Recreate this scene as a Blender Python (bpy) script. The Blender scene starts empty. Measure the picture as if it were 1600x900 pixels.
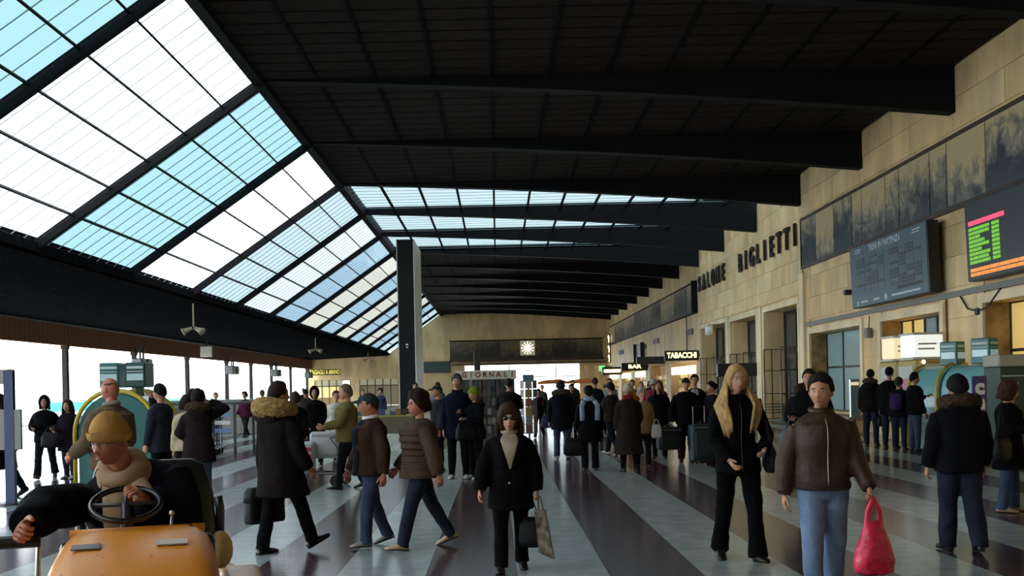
import bpy, bmesh, math, random
import numpy as np
from mathutils import Vector, Matrix, Euler
random.seed(7); rng = np.random.default_rng(7)
PI = math.pi; R = math.radians
S = bpy.context.scene; C = S.collection

# ------------------------------------------------------------------ camera, sky, exposure
cam = bpy.data.cameras.new('camera'); camo = bpy.data.objects.new('camera', cam); C.objects.link(camo)
camo.location = (0, 0, 1.6)
camo.rotation_mode = 'XYZ'
camo.rotation_euler = (R(90), 0.021, 0)
cam.sensor_width = 36; cam.lens = 36
cam.shift_x = 22/1600; cam.shift_y = 155/1600
cam.clip_end = 600; cam.clip_start = .05
S.camera = camo
w = bpy.data.worlds.new('sky'); S.world = w; w.use_nodes = True
bg = w.node_tree.nodes['Background']
bg.inputs[0].default_value = (.86, .95, 1.0, 1); bg.inputs[1].default_value = 10.0
S.view_settings.view_transform = 'Standard'; S.view_settings.look = 'None'
S.view_settings.exposure = 0.0; S.view_settings.gamma = 1.0; S.view_settings.use_curve_mapping = False
try:
    S.cycles.max_bounces = 8; S.cycles.diffuse_bounces = 4; S.cycles.transparent_max_bounces = 16
    S.cycles.use_denoising = True; S.cycles.sample_clamp_indirect = 4
except Exception: pass

# ------------------------------------------------------------------ materials
_m = {}
def mat(key, col, rough=.6, spec=.5, metal=0, emit=None, es=1, noise=None, bump=None, alpha=None, sheen=0):
    """principled with optional procedural colour noise (scale, amount[, stretch]) and bump (scale, strength)"""
    if key in _m: return _m[key]
    m = bpy.data.materials.new(key); m.use_nodes = True; _m[key] = m
    nt = m.node_tree; b = nt.nodes['Principled BSDF']
    b.inputs['Base Color'].default_value = (*col, 1); b.inputs['Roughness'].default_value = rough
    b.inputs['Specular IOR Level'].default_value = spec; b.inputs['Metallic'].default_value = metal
    if sheen: b.inputs['Sheen Weight'].default_value = sheen
    tc = None
    if noise or bump:
        tc = nt.nodes.new('ShaderNodeTexCoord')
    if noise:
        mp = nt.nodes.new('ShaderNodeMapping'); n = nt.nodes.new('ShaderNodeTexNoise'); r = nt.nodes.new('ShaderNodeValToRGB')
        st = noise[2] if len(noise) > 2 else (1, 1, 1)
        mp.inputs['Scale'].default_value = st; n.inputs['Scale'].default_value = noise[0]; n.inputs['Detail'].default_value = 4
        a = noise[1]
        r.color_ramp.elements[0].position = .3; r.color_ramp.elements[1].position = .7
        r.color_ramp.elements[0].color = (*[max(0, c*(1-a)) for c in col], 1); r.color_ramp.elements[1].color = (*[min(1, c*(1+a)) for c in col], 1)
        nt.links.new(tc.outputs['Object'], mp.inputs[0]); nt.links.new(mp.outputs[0], n.inputs[0]); nt.links.new(n.outputs[0], r.inputs[0])
        nt.links.new(r.outputs[0], b.inputs['Base Color'])
    if bump:
        n = nt.nodes.new('ShaderNodeTexNoise'); n.inputs['Scale'].default_value = bump[0]; n.inputs['Detail'].default_value = 3
        bp = nt.nodes.new('ShaderNodeBump'); bp.inputs['Strength'].default_value = bump[1]; bp.inputs['Distance'].default_value = .02
        nt.links.new(tc.outputs['Object'], n.inputs[0]); nt.links.new(n.outputs[0], bp.inputs['Height']); nt.links.new(bp.outputs[0], b.inputs['Normal'])
    if emit:
        b.inputs['Emission Color'].default_value = (*emit, 1); b.inputs['Emission Strength'].default_value = es
    return m
def glass(key, tint, gloss=.08):
    if key in _m: return _m[key]
    m = bpy.data.materials.new(key); m.use_nodes = True; _m[key] = m; nt = m.node_tree; nt.nodes.clear()
    o = nt.nodes.new('ShaderNodeOutputMaterial'); t = nt.nodes.new('ShaderNodeBsdfTransparent'); g = nt.nodes.new('ShaderNodeBsdfGlossy'); x = nt.nodes.new('ShaderNodeMixShader')
    t.inputs[0].default_value = (*[c**.5 for c in tint], 1); g.inputs['Roughness'].default_value = .05; x.inputs[0].default_value = gloss
    nt.links.new(t.outputs[0], x.inputs[1]); nt.links.new(g.outputs[0], x.inputs[2]); nt.links.new(x.outputs[0], o.inputs[0])
    return m
def sg(r, g, b):
    return tuple(((c/255)/12.92 if c/255 < .04045 else ((c/255+.055)/1.055)**2.4) for c in (r, g, b))
def cloth(rgb, key=None, rough=.85, sheen=.15):
    k = .36+.44*min(1, max(rgb)/150)
    return mat(key or 'cloth_%d_%d_%d' % rgb, tuple(c*k for c in sg(*rgb)), .95, .1, noise=(9, .22), bump=(11, .8), sheen=0)
def plastic(rgb, rough=.4, key=None): return mat(key or 'plastic_%d_%d_%d' % rgb, sg(*rgb), rough)

M_TRAV = mat('travertine', (.74, .52, .27), .6, .3, noise=(1.1, .24, (1, 1, .4)), bump=(14, .12))
M_TRAV2 = mat('travertine_pale', (.80, .63, .40), .55, .3, noise=(1.0, .2, (1, 1, .3)), bump=(14, .12))
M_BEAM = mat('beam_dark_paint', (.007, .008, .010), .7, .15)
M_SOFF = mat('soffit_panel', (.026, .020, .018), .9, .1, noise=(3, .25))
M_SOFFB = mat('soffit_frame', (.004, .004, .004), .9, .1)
M_BLACK = mat('black_plastic', (.012, .012, .013), .4)
M_BMET = mat('dark_metal', (.03, .032, .034), .35, .5)
M_STEEL = mat('steel', (.55, .56, .57), .3, .5, .9)
M_WHITE = mat('white_paint', (.75, .75, .73), .5)
M_RUB = mat('rubber', (.015, .015, .015), .8, .2)

# ------------------------------------------------------------------ mesh helpers
class MB:
    def __init__(s): s.v = []; s.f = []; s.m = []
    def add(s, v, f, m=0):
        o = len(s.v); s.v += [tuple(p) for p in v]; s.f += [tuple(i+o for i in q) for q in f]; s.m += [m]*len(f); return s
    def box(s, x0, x1, y0, y1, z0, z1, m=0):
        v = [(x0,y0,z0),(x1,y0,z0),(x1,y1,z0),(x0,y1,z0),(x0,y0,z1),(x1,y0,z1),(x1,y1,z1),(x0,y1,z1)]
        return s.add(v, [(3,2,1,0),(4,5,6,7),(0,1,5,4),(1,2,6,5),(2,3,7,6),(3,0,4,7)], m)
    def rbox(s, x0, x1, y0, y1, z0, z1, b=.02, seg=2, m=0):
        bm = bmesh.new(); bmesh.ops.create_cube(bm, size=1)
        for v in bm.verts: v.co = Vector(((x0+x1)/2+v.co.x*(x1-x0), (y0+y1)/2+v.co.y*(y1-y0), (z0+z1)/2+v.co.z*(z1-z0)))
        bmesh.ops.bevel(bm, geom=bm.edges[:], offset=b, segments=seg, affect='EDGES', profile=.5)
        bm.verts.index_update(); s.add([v.co[:] for v in bm.verts], [[v.index for v in f.verts] for f in bm.faces], m); bm.free(); return s
    def prism(s, pts, axis, a0, a1, m=0):
        """polygon pts (2-D) extruded along axis: 'x' pts=(y,z); 'y' pts=(x,z); 'z' pts=(x,y)"""
        def P(p, a): return {'x': (a, p[0], p[1]), 'y': (p[0], a, p[1]), 'z': (p[0], p[1], a)}[axis]
        n = len(pts); v = [P(p, a0) for p in pts]+[P(p, a1) for p in pts]
        f = [tuple(range(n))[::-1], tuple(range(n, 2*n))]+[(i, (i+1) % n, n+(i+1) % n, n+i) for i in range(n)]
        return s.add(v, f, m)
    def tube(s, path, rad, n=10, m=0, ref=None, cap=True):
        P = [np.array(p, float) for p in path]; k = len(P)
        if not hasattr(rad, '__len__'): rad = [rad]*k
        T = []
        for i in range(k):
            d = P[min(i+1, k-1)]-P[max(i-1, 0)]; T.append(d/(np.linalg.norm(d)+1e-9))
        u = np.array(ref if ref is not None else ((0, 1, 0) if abs(T[0][1]) < .8 else (1, 0, 0)), float)
        v = []
        for i in range(k):
            u = u-T[i]*(u@T[i]); nu = np.linalg.norm(u)
            if nu < 1e-6: u = np.array((0, 0, 1.))-T[i]*T[i][2]; nu = np.linalg.norm(u)
            u = u/nu; q = np.cross(T[i], u)
            ra, rb = rad[i] if hasattr(rad[i], '__len__') else (rad[i], rad[i])
            for j in range(n):
                a = 2*PI*j/n; v.append(P[i]+u*ra*math.cos(a)+q*rb*math.sin(a))
        f = [(i*n+j, i*n+(j+1) % n, (i+1)*n+(j+1) % n, (i+1)*n+j) for i in range(k-1) for j in range(n)]
        if cap: f += [tuple(range(n))[::-1], tuple((k-1)*n+j for j in range(n))]
        return s.add(v, f, m)
    def rings(s, rr, n=20, m=0, pw=1.0):
        """rr: list of (centre, ux, uy) full vectors; elliptical rings, capped"""
        v = []
        for c, ux, uy in rr:
            for j in range(n):
                a = 2*PI*j/n; ca, sa = math.cos(a), math.sin(a)
                ca = math.copysign(abs(ca)**pw, ca); sa = math.copysign(abs(sa)**pw, sa)
                v.append(np.array(c)+np.array(ux)*ca+np.array(uy)*sa)
        k = len(rr)
        f = [(i*n+j, i*n+(j+1) % n, (i+1)*n+(j+1) % n, (i+1)*n+j) for i in range(k-1) for j in range(n)]
        f += [tuple(range(n))[::-1], tuple((k-1)*n+j for j in range(n))]
        return s.add(v, f, m)
    def ball(s, c, r, n=12, k=8, m=0, rot=None):
        r = r if hasattr(r, '__len__') else (r, r, r); v = []
        for i in range(k+1):
            t = PI*i/k
            for j in range(n):
                a = 2*PI*j/n; p = np.array((r[0]*math.sin(t)*math.cos(a), r[1]*math.sin(t)*math.sin(a), r[2]*math.cos(t)))
                if rot is not None: p = rot@p
                v.append(np.array(c)+p)
        f = [(i*n+j, (i+1)*n+j, (i+1)*n+(j+1) % n, i*n+(j+1) % n) for i in range(k) for j in range(n)]
        return s.add(v, f, m)
    def torus(s, c, ra, rb, n=24, k=8, m=0, rot=None, a0=0, a1=2*PI):
        full = abs(a1-a0-2*PI) < 1e-4; path = []
        for i in range(n+1):
            a = a0+(a1-a0)*i/n; p = np.array((ra*math.cos(a), ra*math.sin(a), 0))
            if rot is not None: p = rot@p
            path.append(np.array(c)+p)
        return s.tube(path, rb, k, m, ref=(rot@np.array((0, 0, 1.)) if rot is not None else (0, 0, 1)), cap=not full)
    def mesh(s, name, mats, smooth=False):
        me = bpy.data.meshes.new(name); me.from_pydata([tuple(map(float, p)) for p in s.v], [], s.f)
        for q in (mats if isinstance(mats, (list, tuple)) else [mats]): me.materials.append(q)
        if any(s.m): me.polygons.foreach_set('material_index', s.m)
        if smooth: me.polygons.foreach_set('use_smooth', [True]*len(me.polygons))
        me.update(); return me
    def build(s, name, mats, parent=None, smooth=False, loc=None, rot=None):
        return inst(name, s.mesh(name, mats, smooth), parent, loc, rot)
def inst(name, me, parent=None, loc=None, rot=None):
    o = bpy.data.objects.new(name, me); C.objects.link(o)
    if parent: o.parent = parent
    if loc is not None: o.location = loc
    if rot is not None: o.rotation_euler = rot
    return o
def tag(o, label=None, cat=None, group=None, kind=None):
    if label: o['label'] = label
    if cat: o['category'] = cat
    if group: o['group'] = group
    if kind: o['kind'] = kind
    return o
def thing(name, label, cat, loc=(0, 0, 0), rz=0, group=None):
    o = inst(name, None, None, loc, (0, 0, rz)); o.empty_display_size = .2
    return tag(o, label, cat, group)
def struct(name, label=None):
    o = inst(name, None); tag(o, label, None, None, 'structure'); return o
TMP = bpy.data.scenes.new('tmp')
def evald(ob):
    TMP.collection.objects.link(ob)
    with bpy.context.temp_override(scene=TMP, view_layer=TMP.view_layers[0]):
        dg = bpy.context.evaluated_depsgraph_get(); dg.update()
        me = bpy.data.meshes.new_from_object(ob.evaluated_get(dg), depsgraph=dg)
    TMP.collection.objects.unlink(ob); bpy.data.objects.remove(ob); return me
def remesh(mb, name, mats, vox, it=4, wr=0, wf=14, seed=0):
    me = mb.mesh(name+'_src', mats); ob = bpy.data.objects.new('t', me)
    r = ob.modifiers.new('r', 'REMESH'); r.mode = 'VOXEL'; r.voxel_size = vox; r.use_smooth_shade = True
    if it: q = ob.modifiers.new('s', 'SMOOTH'); q.factor = .5; q.iterations = it
    out = evald(ob); bpy.data.meshes.remove(me); out.name = name
    out.materials.clear()
    for q in (mats if isinstance(mats, (list, tuple)) else [mats]): out.materials.append(q)
    if wr:
        n = len(out.vertices); co = np.empty(n*3, np.float32); out.vertices.foreach_get('co', co); co = co.reshape(-1, 3)
        no = np.empty(n*3, np.float32); out.vertices.foreach_get('normal', no); no = no.reshape(-1, 3)
        co += no*(wr*wob(co, wf, seed))[:, None]; out.vertices.foreach_set('co', co.ravel()); out.update()
    out.polygons.foreach_set('use_smooth', [True]*len(out.polygons))
    return out
def wob(P, f, seed):
    g = np.random.default_rng(seed+11); t = np.zeros(len(P))
    q = P+.03*np.sin(P[:, [1, 2, 0]]*f*.7+seed)
    for i in range(5):
        k = g.normal(size=3); k[2] *= 1.3; k = k/np.linalg.norm(k)*f*(.7+.5*i); t += np.sin(q@k+g.uniform(0, 6))/(1+.5*i)
    return t/2.2
_tx = {}
def text_mesh(txt, size, mats, ext=.01, bold=0.0, align='CENTER'):
    cu = bpy.data.curves.new('txt', 'FONT'); cu.body = txt; cu.size = size; cu.extrude = ext; cu.offset = bold; cu.align_x = align; cu.align_y = 'CENTER'; cu.resolution_u = 3
    me = evald(bpy.data.objects.new('t', cu)); me.name = 'lettering'
    me.materials.clear(); me.materials.append(mats); return me
ROT_RW = (R(90), 0, R(-90))      # text on the right wall, facing into the hall
ROT_CAM = (R(90), 0, 0)          # text facing the near end of the hall
ROT_LW = (R(90), 0, R(90))

# ------------------------------------------------------------------ measures of the hall
XR = 11.2; XRIDGE = -5.6; XE = -11.1; XL = -19.0; YF = 105.0; Y0 = 24.75; DY = 6.31
ZR = 9.14; ZE = 5.35
BY = [Y0+DY*k for k in range(-5, 13)]

# ------------------------------------------------------------------ floor
fl = struct('floor', 'polished striped marble floor of the concourse')
M_DARK = mat('marble_dark', (.080, .050, .056), .18, .5, noise=(5, .35), )
M_LIGHT = mat('marble_light', (.36, .41, .41), .19, .5, noise=(4, .16))
MB().box(XL-.3, XR+1.6, -8, YF+1.5, -.3, -.03).build('floor_bed', mat('screed', (.2, .2, .2), .9), fl)
sd = MB().box(0, .776, -8, YF, -.03, 0).mesh('marble_stripe', M_DARK); sl = MB().box(0, .776, -8, YF, -.03, 0).mesh('marble_stripe', M_LIGHT)
k = -26; x = .91-.78*26
while x < XR-.3:
    inst('marble_stripe', sd if k % 2 == 0 else sl, fl, (x, 0, 0)); x += .78; k += 1
MB().box(x, XR+1.6, -8, YF, -.03, 0).build('marble_border', M_LIGHT, fl)
pg = MB().box(-120, XL-.3, -60, 220, -.4, -.06).build('platform_ground', mat('platform_paving', (.5, .5, .48), .8)); tag(pg, 'pale platform paving outside the left openings', None, None, 'structure')

# ------------------------------------------------------------------ roof: beams, dark soffit panels, flat glazing
ce = struct('ceiling', 'dark panelled roof soffit on deep tapering beams')
prof = [(XRIDGE-.05, 9.12), (-3.4, 9.03), (0, 8.86), (3.5, 8.65), (6.5, 8.43), (9, 8.22), (XR+.1, 8.0)]
pts = [(XRIDGE-.05, ZR+.25), (XR+.1, ZR+.25)]+prof[::-1]
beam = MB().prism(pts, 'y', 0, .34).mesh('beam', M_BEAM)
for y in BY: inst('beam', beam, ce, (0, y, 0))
glazed = (7, 8, 9)
bk = MB()
for i in range(len(BY)-1):
    if i not in glazed: bk.box(XRIDGE-.1, XR+.5, BY[i], BY[i+1], ZR+.06, ZR+.3)
bk.box(XRIDGE-.1, XR+.5, BY[-1], YF+.5, ZR+.06, ZR+.3)
bk.box(XRIDGE-.1, XR+.5, -9, BY[0]+.1, ZR+.06, ZR+.3)
bk.build('roof_deck', M_SOFFB, ce)
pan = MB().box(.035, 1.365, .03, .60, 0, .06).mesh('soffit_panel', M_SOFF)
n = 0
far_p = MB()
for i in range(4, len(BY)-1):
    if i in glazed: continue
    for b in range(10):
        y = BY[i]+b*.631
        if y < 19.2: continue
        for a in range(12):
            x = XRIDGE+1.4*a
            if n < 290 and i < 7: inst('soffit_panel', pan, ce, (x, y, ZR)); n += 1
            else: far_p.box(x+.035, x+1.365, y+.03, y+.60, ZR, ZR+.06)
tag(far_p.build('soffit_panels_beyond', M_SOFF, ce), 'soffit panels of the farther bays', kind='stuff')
pur = MB().box(-.04, .04, 0, 1, ZR-.03, ZR+.06).mesh('purlin', mat('purlin_black', (.003, .003, .003), .9, .1))
for a in range(1, 12):
    for (p, q) in ((BY[3], BY[7]), (BY[7], BY[10]), (BY[10], YF)):
        o = inst('purlin', pur, ce, (XRIDGE+1.4*a, p, 0)); o.scale = (1, q-p, 1)
MB().box(XRIDGE-.16, XRIDGE+.10, -8, YF, ZR-.12, ZR+.3).build('ridge_beam', M_BEAM, ce)

G = {'cyan': glass('glass_cyan', (.062, .098, .102), .02), 'white': glass('glass_white', (.32, .32, .32), .02), 'paleblue': glass('glass_paleblue', (.082, .099, .102), .02), 'blue': glass('glass_blue', (.052, .072, .086), .02), 'cream': glass('glass_cream', (.098, .094, .080), .02), 'pale': glass('glass_pale', (.108, .112, .108), .02)}
w2 = struct('window_2', 'flat roof glazing between the beams')
fp = MB().box(.02, 1.38, .02, .61, 0, .012).mesh('pane', G['paleblue'])
fp = {c: MB().box(.02, 1.38, .34, DY, 0, .012).mesh('pane', G[c]) for c in ('paleblue', 'cyan')}
for i in glazed:
    for a in range(12):
        inst('pane', fp['paleblue'], w2, (XRIDGE+1.4*a, BY[i], ZR+.08))
gb = MB().box(XRIDGE, XR, -.008, .008, ZR+.065, ZR+.08).mesh('glazing_bar', mat('glazing_bar', (.35, .45, .5), .5))
for i in glazed:
    for b in range(1, 10): inst('glazing_bar', gb, w2, (0, BY[i]+b*.631, 0))

# ------------------------------------------------------------------ sloping skylight
sk = struct('window_1', 'long sloping skylight of wired glass down the left side')
SA = PI-math.atan2(ZR-ZE, XRIDGE-XE); SLEN = math.hypot(ZR-ZE, XRIDGE-XE); NP = 6; PL = SLEN/NP
raf = MB().box(-.05, SLEN+.1, 0, .17, -.06, .16).mesh('rafter', M_BEAM)
bar = MB().box(-.02, .02, 0, DY, -.03, .05).mesh('cross_bar', M_BEAM)
M_GB = mat('glazing_bar', (.35, .45, .5), .5)
gbar = MB().box(0, SLEN, -.006, .006, -.008, .010).mesh('glazing_bar', M_GB)
gbar2 = MB().box(0, SLEN, -.003, .003, -.004, .006).mesh('glazing_bar', M_GB)
seq = ['cyan', 'white', 'cyan', 'white', 'cyan', 'white', 'paleblue', 'white', 'blue', 'cream', 'blue', 'cream', 'blue', 'cream', 'blue', 'cream', 'paleblue', 'paleblue']
def pane_mesh(c, y0, y1): return MB().box(.02, PL-.02, y0, y1, -.006, .006).mesh('pane', G[c])
big = {c: pane_mesh(c, .17, DY) for c in G}; small = {c: pane_mesh(c, .005, .626) for c in G}; edge = {c: pane_mesh(c, .17, .626) for c in G}
for i in range(len(BY)-1):
    c = {3: 'cyan', 4: 'white', 5: 'cyan', 6: 'white', 7: 'paleblue', 8: 'pale', 9: 'blue', 10: 'cream', 11: 'blue', 12: 'cream', 13: 'blue', 14: 'cream', 15: 'blue', 16: 'paleblue'}.get(i, 'white')
    for r in range(NP):
        P = (XRIDGE-(XRIDGE-XE)*r/NP, ZR-(ZR-ZE)*r/NP)
        if i in (3, 4, 5):
            for b in range(10):
                inst('pane', (edge if b == 0 else small)[c], sk, (P[0], BY[i]+(0 if b == 0 else b*.631), P[1]), (0, SA, 0))
        else:
            inst('pane', big[c], sk, (P[0], BY[i], P[1]), (0, SA, 0))
        if r: inst('cross_bar', bar, sk, (P[0], BY[i], P[1]), (0, SA, 0))
    if i >= 3:
        for b in range(1, 10): inst('glazing_bar', gbar if i < 8 else gbar2, sk, (XRIDGE, BY[i]+b*.631, ZR), (0, SA, 0))
for y in BY: inst('rafter', raf, sk, (XRIDGE, y, ZR), (0, SA, 0))
inst('pane', MB().box(0, SLEN, 0, YF-BY[-1], -.006, .006).mesh('pane', G['paleblue']), sk, (XRIDGE, BY[-1], ZR), (0, SA, 0))

# ------------------------------------------------------------------ left side: low soffit, fascia, columns
wl = struct('wall_left', 'dark low soffit and ribbed brown fascia over the open left side')
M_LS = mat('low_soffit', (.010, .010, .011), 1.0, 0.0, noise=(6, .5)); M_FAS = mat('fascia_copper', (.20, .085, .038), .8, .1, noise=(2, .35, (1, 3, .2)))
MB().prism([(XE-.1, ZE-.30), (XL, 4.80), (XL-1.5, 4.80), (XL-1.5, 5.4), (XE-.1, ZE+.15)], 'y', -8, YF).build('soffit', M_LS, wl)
MB().box(XE-.22, XE+.08, -8, YF, ZE-.24, ZE-.02).build('eaves_beam', M_LS, wl)
MB().box(XL-.3, XL, -8, YF, 4.72, 4.82).build('cornice', M_BMET, wl)
fb = MB().box(-.28, 0, 0, .40, 3.84, 4.73).mesh('fascia_board', M_FAS)
y = 34.0
while y < YF:
    inst('fascia_board', fb, wl, (XL, y, 0)); y += .42
fs = MB(); yy = -8
while yy < 34: fs.box(XL-.28, XL, yy, yy+.4, 3.84, 4.73); yy += .42
fs.build('fascia_panel', M_FAS, wl)
# lit ledge under the fascia
colm = MB().rbox(-.12, .12, -.11, .11, 0, 3.9, .02, 2).box(-.16, .16, -.15, .15, 0, .2).box(-.15, .15, -.14, .14, 3.68, 3.86).mesh('column', mat('column_stone', (.02, .014, .010), .7, .2, noise=(3, .3)))
COLY = [26.2, 35.8, 45.4, 54.0, 63.2, 72.4, 79.5, 86.7, 94.7, 102.8, 15, 5, -5]
for y in COLY: inst('column', colm, wl, (XL-.15, y, 0))
# end wall behind the camera
wf = struct('wall_front', 'plain stone wall behind the viewer')
MB().prism([(XL-1, -.05), (XR+.5, -.05), (XR+.5, ZR+.2), (XRIDGE, ZR+.2), (XE, ZE), (XL-1, 4.9)], 'y', -8.4, -8).build('wall_slab', M_TRAV, wf)

# ------------------------------------------------------------------ right wall with its openings
wr = struct('wall_right', 'travertine side wall with shop and ticket hall openings')
OP = [(13.0, 16.5, 0, 3.3), (18.6, 23.5, 0, 3.3), (25.8, 29.8, 0, 3.27), (31.5, 36.6, .55, 3.27), (38.0, 42.8, 0, 4.48), (44.1, 49.0, 0, 4.48), (50.0, 56.1, 0, 4.55),
      (57.6, 66.5, 0, 2.9), (68.5, 75.5, 0, 2.9), (77.5, 84, 0, 2.9), (86, 93, 0, 2.9), (95, 103, 0, 2.9)]
X1 = XR+.03; TH = 1.0
core = MB(); y = -8.0
for (a, b, z0, z1) in OP:
    core.box(X1, X1+TH, y, a, 0, ZR+.1); core.box(X1, X1+TH, a, b, z1, ZR+.1)
    if z0 > 0: core.box(X1, X1+TH, a, b, 0, z0)
    y = b
core.box(X1, X1+TH, y, YF+.5, 0, ZR+.1)
core.build('wall_core', M_TRAV, wr)
CH = 9.12/12; n = 0
for r in range(12):
    z0, z1 = r*CH, (r+1)*CH
    if 5.72 < (z0+z1)/2 < 7.45: spans0 = [(37.4, 57.0)]
    else: spans0 = [(17.2, 57.0)]
    segs = []
    for (s0, s1) in spans0:
        cur = s0
        for (a, b, q0, q1) in OP:
            if q0 < z1-.12 and q1 > z0+.12 and a < s1 and b > s0:
                if a > cur: segs.append((cur, a))
                cur = max(cur, b)
        if cur < s1: segs.append((cur, s1))
    for (a, b) in segs:
        c = max(1, round((b-a)/1.28)); wd = (b-a)/c
        for q in range(c):
            zz0, zz1 = z0, z1
            for (oa, ob, q0, q1) in OP:
                ym = a+wd*(q+.5)
                if oa < ym < ob:
                    if z0 < q1 < z1: zz0 = q1
                    if q0 > z0 and q0 < z1: zz1 = q0
            if n < 296 and (zz1-zz0) > .12:
                pr = random.uniform(0, .008)
                MB().box(XR-pr, X1+.005, a+wd*q+.006, a+wd*(q+1)-.006, zz0+.006, zz1-.006).build('travertine_slab', M_TRAV if random.random() < .6 else mat('travertine_mid', (.76, .56, .31), .6, .3, noise=(1.3, .2, (1, 1, .4)), bump=(14, .12)), wr); n += 1
# pale door surrounds and pilasters
def surround(a, b, z0, z1, w=.22, d=.05):
    m = MB().box(XR-d, X1, a-w, a, 0, z1+w).box(XR-d, X1, b, b+w, 0, z1+w).box(XR-d, X1, a, b, z1, z1+w)
    m.build('door_surround', M_TRAV2, wr)
for q in OP[3:7]: surround(*q)
surround(*OP[1]); surround(*OP[2])
MB().box(XR-.10, X1, 43.1, 43.8, 0, 4.75).build('pilaster', M_TRAV2, wr)
MB().box(XR-.10, X1, 49.25, 49.75, 0, 4.75).build('pilaster', M_TRAV2, wr)
MB().box(XR-.12, X1, 37.0, 37.5, 0, 5.5).build('pilaster', M_TRAV2, wr)
MB().box(XR-.06, X1, 37.5, 57, 4.78, 4.86).build('string_course', M_TRAV, wr)
MB().box(XR-.07, XR-.005, 12, 37.4, 3.56, 3.70).build('cable_trunking', mat('trunking', (.20, .19, .17), .5), wr)
M_CABLE = mat('cable', (.03, .028, .025), .6)
MB().tube([(XR-.04, 37.2, 3.5), (XR-.04, 37.15, 4.4), (XR-.04, 37.2, 5.6)], .02, 6).build('conduit', M_CABLE, wr)
MB().tube([(XR-.05, 24.6, 3.55), (XR-.06, 24.2, 3.22), (XR-.06, 23.7, 3.12), (XR-.06, 23.2, 3.2), (XR-.06, 22.6, 3.55)], .022, 6).rbox(XR-.1, XR-.02, 23.62, 23.78, 3.04, 3.2, .01).build('cable', M_CABLE, wr)
MB().tube([(XR-.04, 25.4, 0), (XR-.04, 25.4, 3.55)], .025, 6).build('conduit', mat('rust', (.14, .05, .03), .7), wr)
MB().tube([(XR-.04, 59.9+.3, 3.0), (XR-.04, 60.2, 6)], .03, 6).build('conduit', M_CABLE, wr)

# glazing of the right wall
M_FR = mat('window_frame_dark', (.035, .028, .024), .45)
M_WARM = mat('lit_pane_warm', (.4, .3, .1), .2, emit=(1, .70, .22), es=.50)
M_TEALP = mat('lit_pane_teal', (.12, .18, .18), .12, emit=(.32, .50, .52), es=.22)
M_GREYP = mat('lit_pane_grey', (.10, .12, .14), .1, emit=(.35, .42, .48), es=.20)
def window(name, a, b, z0, z1, cols, rows, panes, x=XR+.62, lab=None, fr=.07):
    w_ = struct(name, lab)
    f = MB()
    for i in range(cols+1):
        y = a+(b-a)*i/cols; f.box(x-.05, x+.05, max(a, y-fr/2), min(b, y+fr/2), z0, z1)
    for z in [z0]+rows+[z1]: f.box(x-.045, x+.045, a, b, max(z0, z-fr/2), min(z1, z+fr/2))
    f.build('window_frame', M_FR, w_)
    zs = [z0]+rows+[z1]
    for i in range(cols):
        for j in range(len(zs)-1):
            mt = panes[(i) % len(panes)]
            MB().box(x-.01, x+.01, a+(b-a)*i/cols+fr/2, a+(b-a)*(i+1)/cols-fr/2, zs[j]+fr/2, zs[j+1]-fr/2).build('pane', mt, w_)
    return w_
M_RED = mat('red_panel', (.5, .04, .03), .4)
window('window_3', 18.6, 23.5, 0, 3.3, 4, [2.2], [M_WARM, M_WARM, M_TEALP, M_WARM], lab='warm lit glazed entrance at the right edge of the wall')
window('window_4', 25.8, 29.8, 0, 3.27, 5, [2.4], [M_GREYP, M_GREYP, M_GREYP, M_WARM, M_WARM], lab='window behind the light boxes with warm and grey panes')
window('window_5', 31.5, 36.6, .55, 3.27, 3, [2.05], [M_TEALP], lab='blue green ticket hall window beside the departures board')
window('window_6', 13.0, 16.5, 0, 3.3, 3, [2.2], [M_WARM])
# window notice on the teal pane
M_REV = mat('brown_marble', (.26, .15, .05), .3, .5, noise=(3, .6))
for q in OP[1:4]: MB().box(XR+.02, XR+.55, q[1]-.04, q[1], q[2], q[3]-.005).build('reveal_lining', M_REV, wr)
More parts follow.
